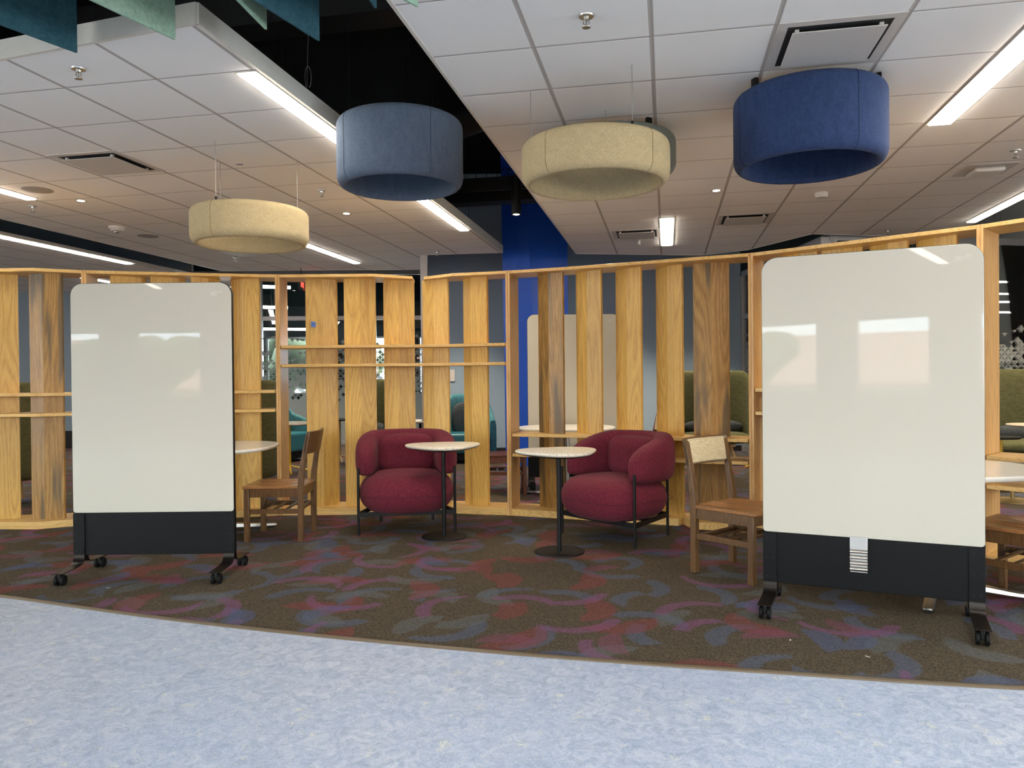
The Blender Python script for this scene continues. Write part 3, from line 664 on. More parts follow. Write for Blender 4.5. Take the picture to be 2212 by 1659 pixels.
# ------------------------------------------------------------------ felt pendants
def drum(name, lb, x, y, z0, z1, R, mat, wires, t_w=.05, seam=(0,), brackets=False, grp='round felt ceiling pendants'):
    t_ = thing(name, lb, 'ceiling pendant', (x, y, z0), 0, grp); H = z1-z0; rr = .05; prof = []
    ri = R-.07
    def arcp(cx, cz, r, a0, a1, n=6, sx=1): return [(cx+r*cos(radians(a0+(a1-a0)*k/n)), cz+r*sin(radians(a0+(a1-a0)*k/n))) for k in range(n+1)]
    prof += arcp(R-.055, .07, .055, -70, 0)[0:] if 0 else []
    prof = [(R-.050, 0)] + [(R-.050+.050*sin(a), .07-.07*cos(a)) for a in [radians(15*k) for k in range(1, 7)]]
    prof += [(R, H-.06)] + [(R-.04+.04*cos(a), H-.05+.05*sin(a)) for a in [radians(15*k) for k in range(1, 7)]]
    prof += [(ri, H), (ri, .04), (ri+.008, .012)]
    MB().lathe(prof, 96, closed=True).build('shade', mat, t_, ang=60)
    m = MB()
    for s in seam:
        m = MB(); pts = [(r_+.0012, z_) for r_, z_ in prof[:14]]; m.tube([(r_*cos(s), r_*sin(s), z_) for r_, z_ in pts], .0016, 5); m.build('seam', mat+'_seam', t_)
    for (wx, wy) in wires:
        g = MB().cyl(wx-x, wy-y, H-.01, H+.03, .008, 10); g.build('gripper', 'black', t_)
        MB().tube([(wx-x, wy-y, H+.02), (wx-x, wy-y, (CEIL if z1 < 2.9 else 4.8)-z0)], .0018, 6).build('wire', 'steel' if z1 < 2.9 else 'black', t_)
    if brackets:
        for a in brackets:
            a = radians(a); MB().box(-.012, .012, -.02, .02, -.02, max(.02, min(.06, CEIL-z1))).build('bracket', 'black', t_, loc=((R-.05)*cos(a), (R-.05)*sin(a), H), rotz=a)
    return t_
for k, c in (('ringcream', sr(140, 120, 84)), ('bluegrey', sr(60, 72, 92)), ('navyfab', sr(30, 42, 76))): M[k+'_seam'] = plain(k+'_seam', c, .9)
drum('ring_pendant', 'cream felt ring lamp hanging at left beside the long linear light', -2.02, 5.98, 2.345, 2.615, .44, 'ringcream', [(-2.15, 5.63), (-2.33, 6.20), (-1.70, 6.15)], seam=(radians(-110),))
drum('ring_pendant', 'large cream felt ring lamp in the centre, hung by wires', .515, 4.66, 2.455, 2.705, .445, 'ringcream', [(.13, 4.72), (.69, 4.33), (.63, 5.06)], seam=(radians(-135), radians(-50)))
drum('drum_pendant', 'tall grey blue fabric drum hanging in the dark ceiling slot', -.736, 5.18, 2.58, 3.02, .42, 'bluegrey', [(-1.05, 5.05), (-.50, 5.02), (-.72, 5.52)], seam=(radians(-140), radians(-55)))
drum('drum_pendant', 'tall dark blue fabric drum under the big square vent', 1.815, 4.68, 2.555, 3.0, .44, 'navyfab', [], seam=(radians(-75), radians(-172), radians(95)), brackets=(-30, -160, 60))
drum('ring_pendant', 'grey green felt ring half hidden behind the cream ring', .745, 5.56, 2.755, 3.01, .445, 'greenfab', [], seam=(), brackets=(-60, 20, 200))
for (wx, wy) in ((-1.05, 5.3), (-.5, 5.3), (-.78, 5.85)):
    pass

# ------------------------------------------------------------------ hanging acoustic baffles
def baffle(ex, ey, ang, mat, lb, z0=2.975, L=1.5, H=.62):
    a = radians(90-ang); t_ = thing('ceiling_baffle', lb, 'acoustic baffle', (ex, ey, z0), a, 'hanging felt baffles')
    MB().box(-L, 0, -.006, .006, 0, H).build('panel', mat, t_, bevel=.002)
    for s in (-.35, -L+.3): MB().tube([(s, 0, H-.01), (s, 0, 4.8-z0)], .0015, 6).build('wire', 'steel', t_)
    return t_
baffle(-2.20, 3.93, 30, 'baffle_t', 'dark teal felt baffle hanging at the top left corner')
baffle(-1.64, 3.79, 26, 'baffle_g', 'pale sage felt baffle hanging over the white ceiling corner')
baffle(-1.16, 3.69, 7, 'baffle_g', 'narrow sage felt baffle in the dark slot, left of a teal one')
baffle(-.94, 3.82, 23.5, 'baffle_t', 'dark teal felt baffle in the dark slot, rightmost large one')
baffle(-.60, 3.49, 8, 'baffle_t', 'small teal baffle tip at the top edge of the slot')
baffle(-.41, 3.48, 38, 'baffle_g', 'small sage baffle tip at the top over the right ceiling')

# ------------------------------------------------------------------ slatted timber screens
HT = 2.305; PL = .068; TK = .028
def finmesh(h0, h1, fold, w=.305, th=.024):
    m = MB(); a = w/2; z0, z1 = h0, h1
    m.hexa([(-a, fold-th/2, z0), (0, -fold-th/2, z0), (0, -fold+th/2, z0), (-a, fold+th/2, z0)], [(-a, fold-th/2, z1), (0, -fold-th/2, z1), (0, -fold+th/2, z1), (-a, fold+th/2, z1)])
    m.hexa([(0, -fold-th/2, z0), (a, fold-th/2, z0), (a, fold+th/2, z0), (0, -fold+th/2, z0)], [(0, -fold-th/2, z1), (a, fold-th/2, z1), (a, fold+th/2, z1), (0, -fold+th/2, z1)])
    return m
def screen(lb, front, fins, shelves, finmat, folds, back=None, rails=None):
    x0, y0 = front[0]; r = thing('slatted_screen', lb, 'wooden screen', (x0, y0, 0), 0, 'slatted timber screens in an arc')
    F = [Vector((x-x0, y-y0)) for x, y in front]
    t0 = (F[-1]-F[0]).normalized(); n0 = Vector((-t0.y, t0.x))
    D = .35
    B = [F[0]+n0*D, F[-1]+n0*D] if back is None else [Vector((x-x0, y-y0)) for x, y in back]
    e0 = (B[0]-F[0]).normalized(); e1 = (B[-1]-F[-1]).normalized()
    poly = [tuple(p) for p in F]+[tuple(p) for p in reversed(B)]
    if rails is None: rails = [[(x, y) for x, y in front[:1]+front[-1:]]+[(B[-1].x+x0, B[-1].y+y0), (B[0].x+x0, B[0].y+y0)]] if len(front) == 2 else [[(x+x0, y+y0) for x, y in poly]]
    for rp in rails: MB().prism([(x-x0, y-y0) for x, y in rp], HT-TK, HT).build('top_rail', 'wood_x', r, bevel=.002)
    MB().prism(poly, 0.004, PL).build('plinth', 'wood_x', r, bevel=.003)
    for P, Q, s in ((F[0], B[0], 1), (F[-1], B[-1], -1)):
        t_ = t0*s*.019; d = (Q-P)
        MB().prism([tuple(P-t0*s*.0015-(d.normalized()*.004)), tuple(P+t_-d.normalized()*.004), tuple(Q+t_), tuple(Q-t0*s*.0015)], .004, HT+.001).build('side_panel', 'wood_z', r, bevel=.002)
    straight = [F[0]+t0*.03, F[-1]-t0*.03]
    for z in shelves:
        pts = [F[0]+t0*.03]+F[1:-1]+[F[-1]-t0*.03]
        if len(F) == 6: pts = [F[0]+t0*.03, F[1], (F[1]+F[4])/2+Vector((0, .02)), F[4], F[-1]-t0*.03]
        poly2 = [tuple(p) for p in pts]+[tuple(B[-1]-t0*.03-n0*.0), tuple(B[0]+t0*.03)]
        MB().prism(poly2, z-TK/2, z+TK/2).build('shelf', 'wood_x', r, bevel=.002)
    for (fx, fy, fa), fo, mt in zip(fins, folds, finmat):
        finmesh(PL-.002, HT-TK+.002, fo).build('fin', mt, r, loc=(fx-x0, fy-y0, 0), rotz=radians(fa), bevel=.002)
    return r
A_, B_ = 'fin', 'fin_b'
JT = [(-5.45, 6.60), (-3.85, 6.935), (-2.228, 7.335), (-.032, 7.22), (1.967, 6.318), (3.172, 5.203), (3.85, 4.30)]
def joint(i):
    p = Vector(JT[i]); a = Vector(JT[max(i-1, 0)]); b = Vector(JT[min(i+1, 6)]); d = (b-a).normalized(); return p, p+Vector((-d.y, d.x))*.35, d*.002
def outline(i, mids=(), bmid=()):
    p, pb, e = joint(i); q, qb, g = joint(i+1)
    return [tuple(p+e)]+list(mids)+[tuple(q-g)], [tuple(pb+e)]+list(bmid)+[tuple(qb-g)]
f_, b_ = outline(0, [(-4.54, 6.78), (-4.2, 6.76)])
screen('honey timber slatted screen at the far left edge with two shelves', f_,
       [(-5.2, 6.85, 10), (-4.62, 6.93, 20), (-4.20, 6.93, -2.5)], (1.19, 1.01), (A_, A_, B_), (.01, .012, .02), back=b_)
f_, b_ = outline(1)
screen('timber slatted screen standing behind the left whiteboard', f_,
       [(-3.576, 7.194, 38), (-3.239, 7.273, 34.5), (-2.907, 7.351, 58), (-2.578, 7.45, -14.5)], (1.19, 1.01), (A_, A_, A_, A_), (.015, .015, .015, .012), back=b_)
f_, b_ = outline(2, [(-1.32, 7.34), (-.955, 7.52), (-.85, 7.52), (-.57, 7.36)], [(-.95, 7.83)])
screen('centre timber slatted screen with two high shelves behind the left burgundy chair', f_,
       [(-1.848, 7.504, 21), (-1.478, 7.515, 11.5), (-1.115, 7.64, 5), (-.755, 7.62, -29), (-.366, 7.483, -38.5)], (1.615, 1.435), (A_, A_, A_, A_, A_), (.014, .012, .006, .012, .03), back=b_,
       rails=[[f_[0], (-1.32, 7.34), (-.968, 7.55), (-.985, 7.86), b_[0]], [(-.862, 7.60), (-.57, 7.37), f_[-1], b_[-1], (-.875, 7.85)]])
f_, b_ = outline(3, [(.63, 6.96), (1.43, 6.64), (1.48, 6.71), (1.52, 6.50)], [(1.0, 7.2)])
screen('timber slatted screen with two low shelves behind the right burgundy chair', f_,
       [(.365, 7.244, -43.5), (.711, 7.107, -47), (1.058, 6.970, -51.5), (1.399, 6.835, -54), (1.731, 6.665, -15)], (.762, .575), (B_, A_, A_, A_, B_), (.014, .012, .01, .01, .016), back=b_,
       rails=[[f_[0], (.63, 6.96), (1.60, 6.48), f_[-1], b_[-1], (1.0, 7.2), b_[0]]])
f_, b_ = outline(4)
screen('timber slatted screen rising behind the right whiteboard', f_,
       [(2.328, 6.212, -51), (2.573, 5.988, -40), (2.823, 5.759, -60), (3.06, 5.54, -62)], (1.18, .99), (A_, A_, A_, A_), (.01, .01, .01, .01), back=b_)
f_, b_ = outline(5)
screen('timber slatted screen at the far right edge beside the white table', f_,
       [(3.80, 4.75, -60)], (.73, .535), (A_,), (.01,), back=b_)
# blue tape with handwritten number on first board of the centre screen
tp = thing('blue_tape', 'small blue tape square with handwriting on the centre screen', 'tape', (-1.915, 7.440, 1.835), radians(21+8))
MB().prismy([(-.022, -.026), (.022, -.03), (.024, .022), (.0, .026), (-.024, .028)], -.0015, .0).build('strip', 'tape', tp, smooth=False)
textmesh('handwriting', '321', .026, 'ink', tp, (0, -.0022, 0), (radians(90), 0, 0))

# ------------------------------------------------------------------ mobile whiteboards
def rrect(x0, x1, z0, z1, rt, rb, n=8):
    P = []
    for cx, cz, r, a in ((x1-rt, z1-rt, rt, 0), (x0+rt, z1-rt, rt, 90), (x0+rb, z0+rb, rb, 180), (x1-rb, z0+rb, rb, 270)):
        for k in range(n+1): P.append((cx+r*cos(radians(a+90*k/n)), cz+r*sin(radians(a+90*k/n))))
    return P
def whiteboard(lb, loc, rotz, top=1.955):
    t_ = thing('mobile_whiteboard', lb, 'whiteboard', loc, rotz, 'mobile whiteboards on casters'); w = .535
    MB().prismy(rrect(-w, w, .145, top, .085, .01), -.016, .016).build('frame', 'blackpanel', t_, bevel=.002)
    for s, nm in ((-1, 'glass'), (1, 'glass')):
        y0, y1 = (-.023, -.016) if s < 0 else (.016, .023)
        g = MB().prismy(rrect(-w+.002, w-.002, .428, top-.003, .083, .018), y0, y1).build('glass_surface', 'glasswhite', t_, bevel=.0025)
    # small printed mark in the top right corner
    m = MB()
    rng = random.Random(3)
    pts = []
    for k in range(26): pts.append((.400+k*.0030, -.0236, top-.075+.008*sin(k*1.9)*(1 if k < 14 else .6)+.0006*k))
    m.tube(pts, .0011, 4); m.tube([(.398, -.0236, top-.088), (.44, -.0236, top-.086)], .001, 4)
    m.build('printed_mark', 'edgewhite', t_)
    for sx in (-1, 1):
        x = sx*(w-.038)
        for sy in (-1, 1):
            y = sy*.018; yy = lambda a: y+sy*a
            br = MB(); prof = [(0, .42), (0, .15), (.004, .125), (.012, .108), (.03, .092), (.06, .086), (.10, .082), (.262, .080)]
            th = .006; rings = []
            for i, (a, z) in enumerate(prof):
                p, q = prof[max(i-1, 0)], prof[min(i+1, len(prof)-1)]; dx, dz = q[0]-p[0], q[1]-p[1]; L = hypot(dx, dz); nx, nz_ = -dz/L*th, dx/L*th
                rings.append([(x-.036, yy(a), z), (x+.036, yy(a), z), (x+.036, yy(a+nx), z+nz_), (x-.036, yy(a+nx), z+nz_)])
            bo = br.loft(rings).build('leg', 'bracket' if 1 else 'black', t_, bevel=.001)
            MB().box(x-.036, x+.036, min(yy(.006), yy(.0085)), max(yy(.006), yy(.0085)), .15, .42).build('cover_plate', 'blackpanel', bo, bevel=.001)
            bm = MB()
            for bz in (.18, .285, .395):
                for bx in (-.016, .016):
                    c_ = Vector((x+bx, yy(.0085), bz)); bm.prismy([(c_.x+.008*cos(a*pi/5), c_.z+.008*sin(a*pi/5)) for a in range(10)], min(yy(.0085), yy(.011)), max(yy(.0085), yy(.011)))
            bm.build('bolt', 'black', bo, smooth=False)
            cs = MB(); cy = sy*(.24)+0; zc = .036
            for q in (-1, 1):
                yy0 = [(cy+.034*cos(a*pi/12), zc+.034*sin(a*pi/12)) for a in range(24)]
                xs = (x+q*.020-.009, x+q*.020+.009)
                cs.add([(xs[0], p, z) for p, z in yy0]+[(xs[1], p, z) for p, z in yy0], [tuple(range(24))[::-1], tuple(range(24, 48))]+[(i, (i+1) % 24, (i+1) % 24+24, i+24) for i in range(24)])
            co = cs.build('caster_wheel', 'wheel', t_, bevel=.004)
            MB().box(x-.010, x+.010, cy-.022, cy+.022, .03, .0805).build('caster_housing', 'black', co, bevel=.004)
    return t_
whiteboard('mobile white glass board on black casters at left', (-2.395, 5.135, 0), radians(0.3))
whiteboard('mobile white glass board at right with silver marker holder', (1.890, 4.092, 0), radians(-25.6))
whiteboard('mobile white glass board standing behind the low shelf screen', (.715, 8.93, 0), radians(1.5), top=2.03)
# marker holder on right board
a = radians(-25.6); lx = -.045; px_, py_ = 1.890+lx*cos(a)+.026*sin(a), 4.092+lx*sin(a)-.026*cos(a)
mh = thing('marker_holder', 'silver ridged marker holder clipped below the right whiteboard glass', 'marker holder', (px_, py_, .245), a)
MB().box(-.043, .043, -.006, .0, 0, .19).build('plate', 'chrome', mh, bevel=.0015)
m = MB()
for k in range(4):
    z = .008+k*.031
    m.loft([[(x, -.006-.018*sin(a_), z+.012-.012*cos(a_)) for a_ in [radians(30*j) for j in range(7)]]+[(x, -.007, z+.02), (x, -.007, z+.004)] for x in (-.043, .043)])
m.build('pen_slot', 'chrome', mh, ang=40)

# ------------------------------------------------------------------ burgundy lounge chairs
def lounge(lb, loc, rotz):
    t_ = thing('lounge_chair', lb, 'armchair', loc, rotz, 'burgundy tub lounge chairs')
    # C shaped bolster
    path = []
    ry, rx = .345, .33
    N = 40
    for i in range(N+1):
        a = radians(-138+276*i/N)      # 0 = back
        x = -.02-rx*cos(a) if abs(a) < pi/2 else -.02+.36*(-cos(a))*1.0
        y = ry*sin(a) if abs(a) < pi/2 else math.copysign(ry*(1-.02*(abs(a)-pi/2)), a)
        path.append((x, y, abs(a)/radians(138)))
    rings = []
    for i, (x, y, s) in enumerate(path):
        p, q = path[max(i-1, 0)], path[min(i+1, N)]; d = Vector((q[0]-p[0], q[1]-p[1])).normalized(); nn = Vector((-d.y, d.x))
        zt = .845-.165*max(0, (s-.38)/.62)**1.4; zb = .475+.0*s; tw = .092
        k = 1.0
        e = min(i, N-i)
        if e < 6: k = (.22, .55, .76, .89, .96, .99)[e]
        zc, hz = (zt+zb)/2, (zt-zb)/2*(.6+.4*k); w_ = tw*k; ring = []
        for j in range(28):
            th = 2*pi*j/28; f = lambda c, n_: math.copysign(abs(c)**(2/n_), c)
            o_ = w_*f(cos(th), 2.9); z_ = hz*f(sin(th), 3.2)
            # lean outer top edge inwards
            o_ += .018*(1 if o_ > 0 else .3)*0
            ring.append((x+nn.x*o_, y+nn.y*o_, zc+z_))
        rings.append(ring)
    MB().loft(rings).build('back_bolster', 'burg', t_, ang=80)
    MB().sell(-.185, 0, .640, .115, .265, .172, 3.4, 3.4).build('lumbar_cushion', 'burg', t_, ang=80)
    MB().pillow(.075, 0, .340, .392, .402, .163, .168).build('seat_cushion', 'burg', t_, ang=80)
    # seam round the seat
    f = lambda c, e: math.copysign(abs(c)**(2/e), c)
    MB().tube([(.075+.3925*f(cos(a), 3.6), .4025*f(sin(a), 3.6), .335) for a in [2*pi*k/64 for k in range(64)]], .0018, 5, closed=True).build('seam', plain('burgundy_seam', sr(64, 18, 30), .95), t_)
    FL, RL = [(.27, .40), (.27, -.40)], [(-.31, .235), (-.31, -.235)]
    for (x, y) in FL: MB().tube([(x, y, .004), (x, y, .56)], .0115, 12).build('leg', 'black', t_)
    for (x, y) in RL: MB().tube([(x, y, .004), (x, y, .56)], .0115, 12).build('leg', 'black', t_)
    m = MB(); z = .175
    m.beam((.27, -.40, z), (.27, .40, z), .02, .035); m.beam((.27, .40, z), (-.31, .235, z), .02, .035)
    m.beam((.27, -.40, z), (-.31, -.235, z), .02, .035); m.beam((-.31, -.235, z), (-.31, .235, z), .02, .035); m.beam((0, -.31, z), (0, .31, z), .02, .03)
    m.build('frame_rail', 'black', t_); return t_
lounge('burgundy wool tub chair at left with thin black legs', (-.925, 6.695, 0), radians(-82))
lc = lounge('burgundy wool tub chair at right turned towards the left', (.87, 6.25, 0), radians(-141))
tag(MB().box(-.001, .001, -.014, .014, 0, .035).build('care_label', 'plastic', loc=(1.195, 6.29, .29), rotz=radians(-141+35)), 'tiny white tag on the side of the right burgundy chair', 'tag')
bpy.data.objects['care_label'].parent = lc
cl = bpy.data.objects['care_label']; del cl['category']; del cl['label']
cl.location = (-.345, -.10, .30); cl.rotation_euler = (0, 0, radians(10))

# ------------------------------------------------------------------ small pedestal side tables
def pick(R, lobes, amp, rot, n=72, sx=1.0, sy=1.0):
    return [(sx*R*(1+amp*cos(lobes*(a-rot)))*cos(a), sy*R*(1+amp*cos(lobes*(a-rot)))*sin(a)) for a in [2*pi*k/n for k in range(n)]]
def sidetable(lb, loc, rot, R=.298):
    t_ = thing('side_table', lb, 'side table', loc, 0, 'speckled top pedestal side tables')
    P = pick(R, 3, .10, radians(rot))
    sc = lambda k: [(x*k, y*k) for x, y in P]
    m = MB(); rs = []
    for k, z in ((.93, .735), (.985, .743), (1.0, .750), (.995, .757), (.975, .7605)): rs.append([(x, y, z) for x, y in sc(k)])
    m.loft(rs).build('tabletop', 'speck', t_, ang=50)
    m = MB(); rs = []
    for k, z in ((.78, .722), (.90, .730), (.95, .7352)): rs.append([(x, y, z) for x, y in sc(k)])
    m.loft(rs).build('underside', 'black', t_)
    MB().cyl(0, 0, .012, .725, .0165, 24).build('pole', 'black', t_)
    MB().lathe([(.183, .004), (.185, .007), (.184, .013), (.180, .0155), (.01, .016)], 64).build('base', 'black', t_, ang=30)
    return t_
sidetable('speckled side table on black disc base by the left burgundy chair', (-.565, 6.275, 0), 40)
sidetable('speckled side table on black disc base before the right burgundy chair', (.34, 5.69, 0), 165)

# ------------------------------------------------------------------ wooden library chairs
def woodchair(lb, loc, rotz, mat='chairwood', seatmat='chairseat'):
    t_ = thing('wooden_chair', lb, 'chair', loc, rotz, 'wooden reading chairs'); X, Y = .215, .215; w = .042
    rb = MB
    for sy in (-1, 1):
        y = sy*Y
        MB().box(X-w/2, X+w/2, y-w/2, y+w/2, .004, .43).build('leg', mat, t_, bevel=.004)
        m = MB(); pr = [(-X, .004, .021), (-X, .43, .023), (-X-.006, .52, .022), (-X-.030, .68, .018), (-X-.065, .865, .014)]
        m.loft([[(x-h, y-w/2, z), (x+h, y-w/2, z), (x+h, y+w/2, z), (x-h, y+w/2, z)] for x, z, h in pr]).build('rear_leg', mat, t_, bevel=.004)
    m = MB()
    for sy in (-1, 1): m.box(-X+w/2, X-w/2, sy*Y-.012, sy*Y+.012, .362, .43)
    m.box(X-.012, X+.012, -Y+w/2, Y-w/2, .362, .43).box(-X-.012, -X+.012, -Y+w/2, Y-w/2, .362, .43)
    m.build('apron', mat, t_, bevel=.003)
    # saddle seat
    N = 14; top = []; vs = []; fs = []
    def zt(x, y):
        u, v = x/.25, y/.235; return .452-.014*max(0, 1-(u+.15)**2*1.1)*max(0, 1-(abs(v)-.45)**2*6) 
    for i in range(N+1):
        for j in range(N+1):
            x = -.228+.478*i/N; y = -.232+.464*j/N; vs.append((x, y, zt(x, y)))
    for i in range(N+1):
        for j in range(N+1):
            x = -.228+.478*i/N; y = -.232+.464*j/N; vs.append((x, y, .430))
    Q = (N+1)**2; id_ = lambda i, j: i*(N+1)+j
    for i in range(N):
        for j in range(N):
            fs.append((id_(i, j), id_(i+1, j), id_(i+1, j+1), id_(i, j+1))); fs.append((Q+id_(i, j), Q+id_(i, j+1), Q+id_(i+1, j+1), Q+id_(i+1, j)))
    for i in range(N):
        fs.append((id_(i, 0), Q+id_(i, 0), Q+id_(i+1, 0), id_(i+1, 0))); fs.append((id_(i, N), id_(i+1, N), Q+id_(i+1, N), Q+id_(i, N)))
        fs.append((id_(0, i), id_(0, i+1), Q+id_(0, i+1), Q+id_(0, i))); fs.append((id_(N, i), Q+id_(N, i), Q+id_(N, i+1), id_(N, i+1)))
    MB().add(vs, fs).build('seat', seatmat, t_, bevel=.004, ang=50)
    m = MB()
    for sy in (-1, 1): m.box(-X+w/2, X-w/2, sy*Y-.011, sy*Y+.011, .228, .268)
    m.box(-X+.02, -X+.042, -Y+w/2, Y-w/2, .232, .262)
    m.build('side_stretcher', mat, t_, bevel=.003)
    for x in (-.085, .01, .105): MB().box(x-.014, x+.014, -Y+.011, Y-.011, .250, .262).build('rack_bar', mat, t_, bevel=.002)
    # curved back
    def bx(y, z): return -X-.030-(z-.68)*.19-.045*(1-(y/.24)**2)
    def sheet(y0, y1, z0, z1, off, th, n=16):
        rs = []
        for k in range(n+1):
            y = y0+(y1-y0)*k/n
            rs.append([(bx(y, z0)+off-th/2, y, z0), (bx(y, z0)+off+th/2, y, z0), (bx(y, z1)+off+th/2, y, z1), (bx(y, z1)+off-th/2, y, z1)])
        return MB().loft(rs)
    bk = sheet(-.236, .236, .705, .885, 0, .026).build('backrest', mat, t_, bevel=.004)
    rs = []
    for k in range(17):
        y = -.205+.41*k/16; e = (1-abs(2*k/16-1)**8); z0, z1 = .712, .878; b = .024*(.35+.65*e)
        rs.append([(bx(y, z0)+.012, y, z0), (bx(y, z0+.02)+.013+b, y, z0+.012), (bx(y, .8)+.013+b*1.15, y, .8), (bx(y, z1-.02)+.013+b, y, z1-.012), (bx(y, z1)+.012, y, z1)])
    MB().loft(rs).build('back_pad', 'cream_fab', bk, ang=50)
    return t_
w1 = woodchair('wooden chair in side view behind the left whiteboard', (-1.92, 6.365, 0), radians(181))
woodchair('wooden chair with cream back pad beside the right whiteboard', (1.50, 5.045, 0), radians(-50))
woodchair('wooden chair half hidden behind the right whiteboard at the picture edge', (2.895, 4.30, 0), radians(128))
woodchair('dark wooden chair beyond the centre screen post facing right', (-.09, 8.68, 0), radians(2), 'mahog', 'mahog')
woodchair('dark wooden chair beyond the screens, only its back top showing', (1.30, 8.22, 0), radians(178), 'mahog', 'mahog')

# ------------------------------------------------------------------ white meeting tables on star bases
def meeting(lb, loc, rx, ry, rot, legrot, n=4, top='whitetop', z=.742, foot=.56):
    t_ = thing('meeting_table', lb, 'table', loc, 0, 'white tables on aluminium star bases'); ex = 2.5
    f = lambda c: math.copysign(abs(c)**(2/ex), c); a0 = radians(rot)
    P = []
    for k in range(80):
        a = 2*pi*k/80; x, y = rx*f(cos(a)), ry*f(sin(a)); P.append((x*cos(a0)-y*sin(a0), x*sin(a0)+y*cos(a0)))
    m = MB(); m.loft([[(x*k, y*k, zz) for x, y in P] for k, zz in ((.975, z-.030), (.992, z-.022), (1.0, z-.012), (1.0, z-.004), (.996, z))])
    m.build('tabletop', top, t_, ang=40)
    m = MB().lathe([(.03, .07), (.03, z-.05), (.1, z-.035), (.1, z-.03)], 24); m.build('column', 'steel', t_)
    for k in range(n):
        a = radians(legrot+360*k/n); rs = []
        for d, w_, z0, z1 in ((.0, .035, .045, .085), (.12, .034, .036, .076), (foot*.7, .030, .022, .046), (foot*.97, .028, .018, .036), (foot, .022, .020, .030)):
            rs.append([(d*cos(a)+s*w_*sin(a)*-1, d*sin(a)+s*w_*cos(a), zz) for s, zz in ((-1, z0), (1, z0), (.8, z1), (-.8, z1))])
        lg = MB().loft(rs).build('foot', 'chrome', t_, bevel=.003)
        MB().cyl((foot-.05)*cos(a), (foot-.05)*sin(a), .004, .022, .019, 16).build('glide', 'black', lg)
    return t_
meeting('white table jutting out behind the left whiteboard', (-2.60, 6.56, 0), .56, .56, 0, -65)
meeting('white table jutting out behind the right whiteboard', (2.53, 4.62, 0), .60, .50, 5, -122)
meeting('white table beyond the low shelf screen before a whiteboard', (.585, 8.30, 0), .52, .45, 0, -125, z=.765)

# ------------------------------------------------------------------ background furniture
def highback(lb, loc, rotz, w=.74, base='wood', s=1.0):
    t_ = thing('highback_chair', lb, 'armchair', loc, rotz, 'olive high back lounge chairs'); H = 1.30*s
    rings = []; N = 30
    for i in range(N+1):
        a = radians(-120+240*i/N); e = abs(a)/radians(120)
        x = -.30*cos(a)-.02; y = (w/2-.05)*sin(a)*(1 if abs(a) < pi/2 else 1.0)
        if abs(a) > pi/2: y = math.copysign(w/2-.05, a); x = -.02+.45*(abs(a)-pi/2)
        d = Vector((-cos(a)*-1, 0)); nn = Vector((cos(a) if abs(a) < pi/2 else 0, -sin(a) if abs(a) < pi/2 else -math.copysign(1, a))).normalized()
        zt = H-(.55)*max(0, (e-.45)/.55)**1.6; zb = .28
        ring = []
        for j in range(20):
            th = 2*pi*j/20; f = lambda c, q: math.copysign(abs(c)**(2/q), c)
            o_ = .045*f(cos(th), 2.5); z_ = (zt-zb)/2*f(sin(th), 6)
            ring.append((x+nn.x*o_, y+nn.y*o_, (zt+zb)/2+z_))
        rings.append(ring)
    MB().loft(rings).build('shell', 'olive', t_, ang=70)
    MB().sell(.06, 0, .38, .30, w/2-.09, .09, 4, 3).build('seat_cushion', 'olive', t_, ang=70)
    MB().sell(-.12, 0, .54, .10, w/2-.16, .10, 2.6, 2.2).build('lumbar_pillow', 'grayfab', t_, ang=70)
    if base == 'wood':
        for sx in (-1, 1):
            for sy in (-1, 1): MB().tube([(sx*.17, sy*.2, .30), (sx*.27, sy*.28, .004)], [.02, .013], 10).build('leg', 'paleleg', t_)
        MB().box(-.22, .26, -.26, .26, .26, .30).build('seat_rail', 'paleleg', t_, bevel=.004)
    else:
        MB().cyl(0, 0, .05, .32, .022, 12).build('column', base, t_)
        for k in range(4):
            a = pi/4+k*pi/2; MB().tube([(0, 0, .11), (.30*cos(a), .30*sin(a), .014)], .012, 8).build('leg', base, t_)
    return t_
highback('olive high back chair just behind the left slatted screen, side on', (-2.86, 8.15, 0), radians(180))
highback('olive high back chair farther behind the left screen, near yellow legs', (-3.28, 9.45, 0), radians(200), base='yellow')
highback('olive high back chair glimpsed at the far left between boards', (-5.35, 8.15, 0), radians(150))
highback('olive high back chair seen in a slit behind the centre screen', (-2.05, 11.6, 0), radians(-60), base='black')
highback('wide olive high back seat with dark pillow before the grey blue wall', (3.02, 11.5, 0), radians(-95), w=1.2, s=1.06)
highback('large olive high back seat at the far right edge behind stools', (6.55, 9.72, 0), radians(-105), w=1.25, s=1.04)
def roundtable(nm, lb, loc, R, H, topm, legm, star=True, rot=20):
    t_ = thing(nm, lb, 'table', loc, 0, 'small round tables behind the screens')
    MB().lathe([(R*.93, H-.022), (R, H-.01), (R*.99, H), (.01, H)], 40).build('tabletop', topm, t_, ang=30)
    MB().cyl(0, 0, .03, H-.02, .02, 16).build('pole', legm, t_)
    if star:
        for k in range(4):
            a = radians(rot+90*k); MB().tube([(0, 0, .10), (.30*cos(a), .30*sin(a), .016)], .012, 8).build('leg', legm, t_)
    else: MB().lathe([(.22, .004), (.22, .012), (.02, .018)], 40).build('base', legm, t_)
    return t_
M['beige'] = plain('beige_laminate', sr(196, 180, 160), .3)
roundtable('round_table', 'beige round table on yellow star legs behind the first tall board', (-3.12, 10.75, 0), .42, .70, 'beige', 'yellow')
roundtable('round_table', 'beige round table seen between boards behind the left burgundy chair', (-1.32, 11.0, 0), .34, .70, 'beige', 'black')
roundtable('round_table', 'slim dark topped table on pale brass pole behind the second board', (-2.72, 12.1, 0), .30, .68, 'black', 'brass')
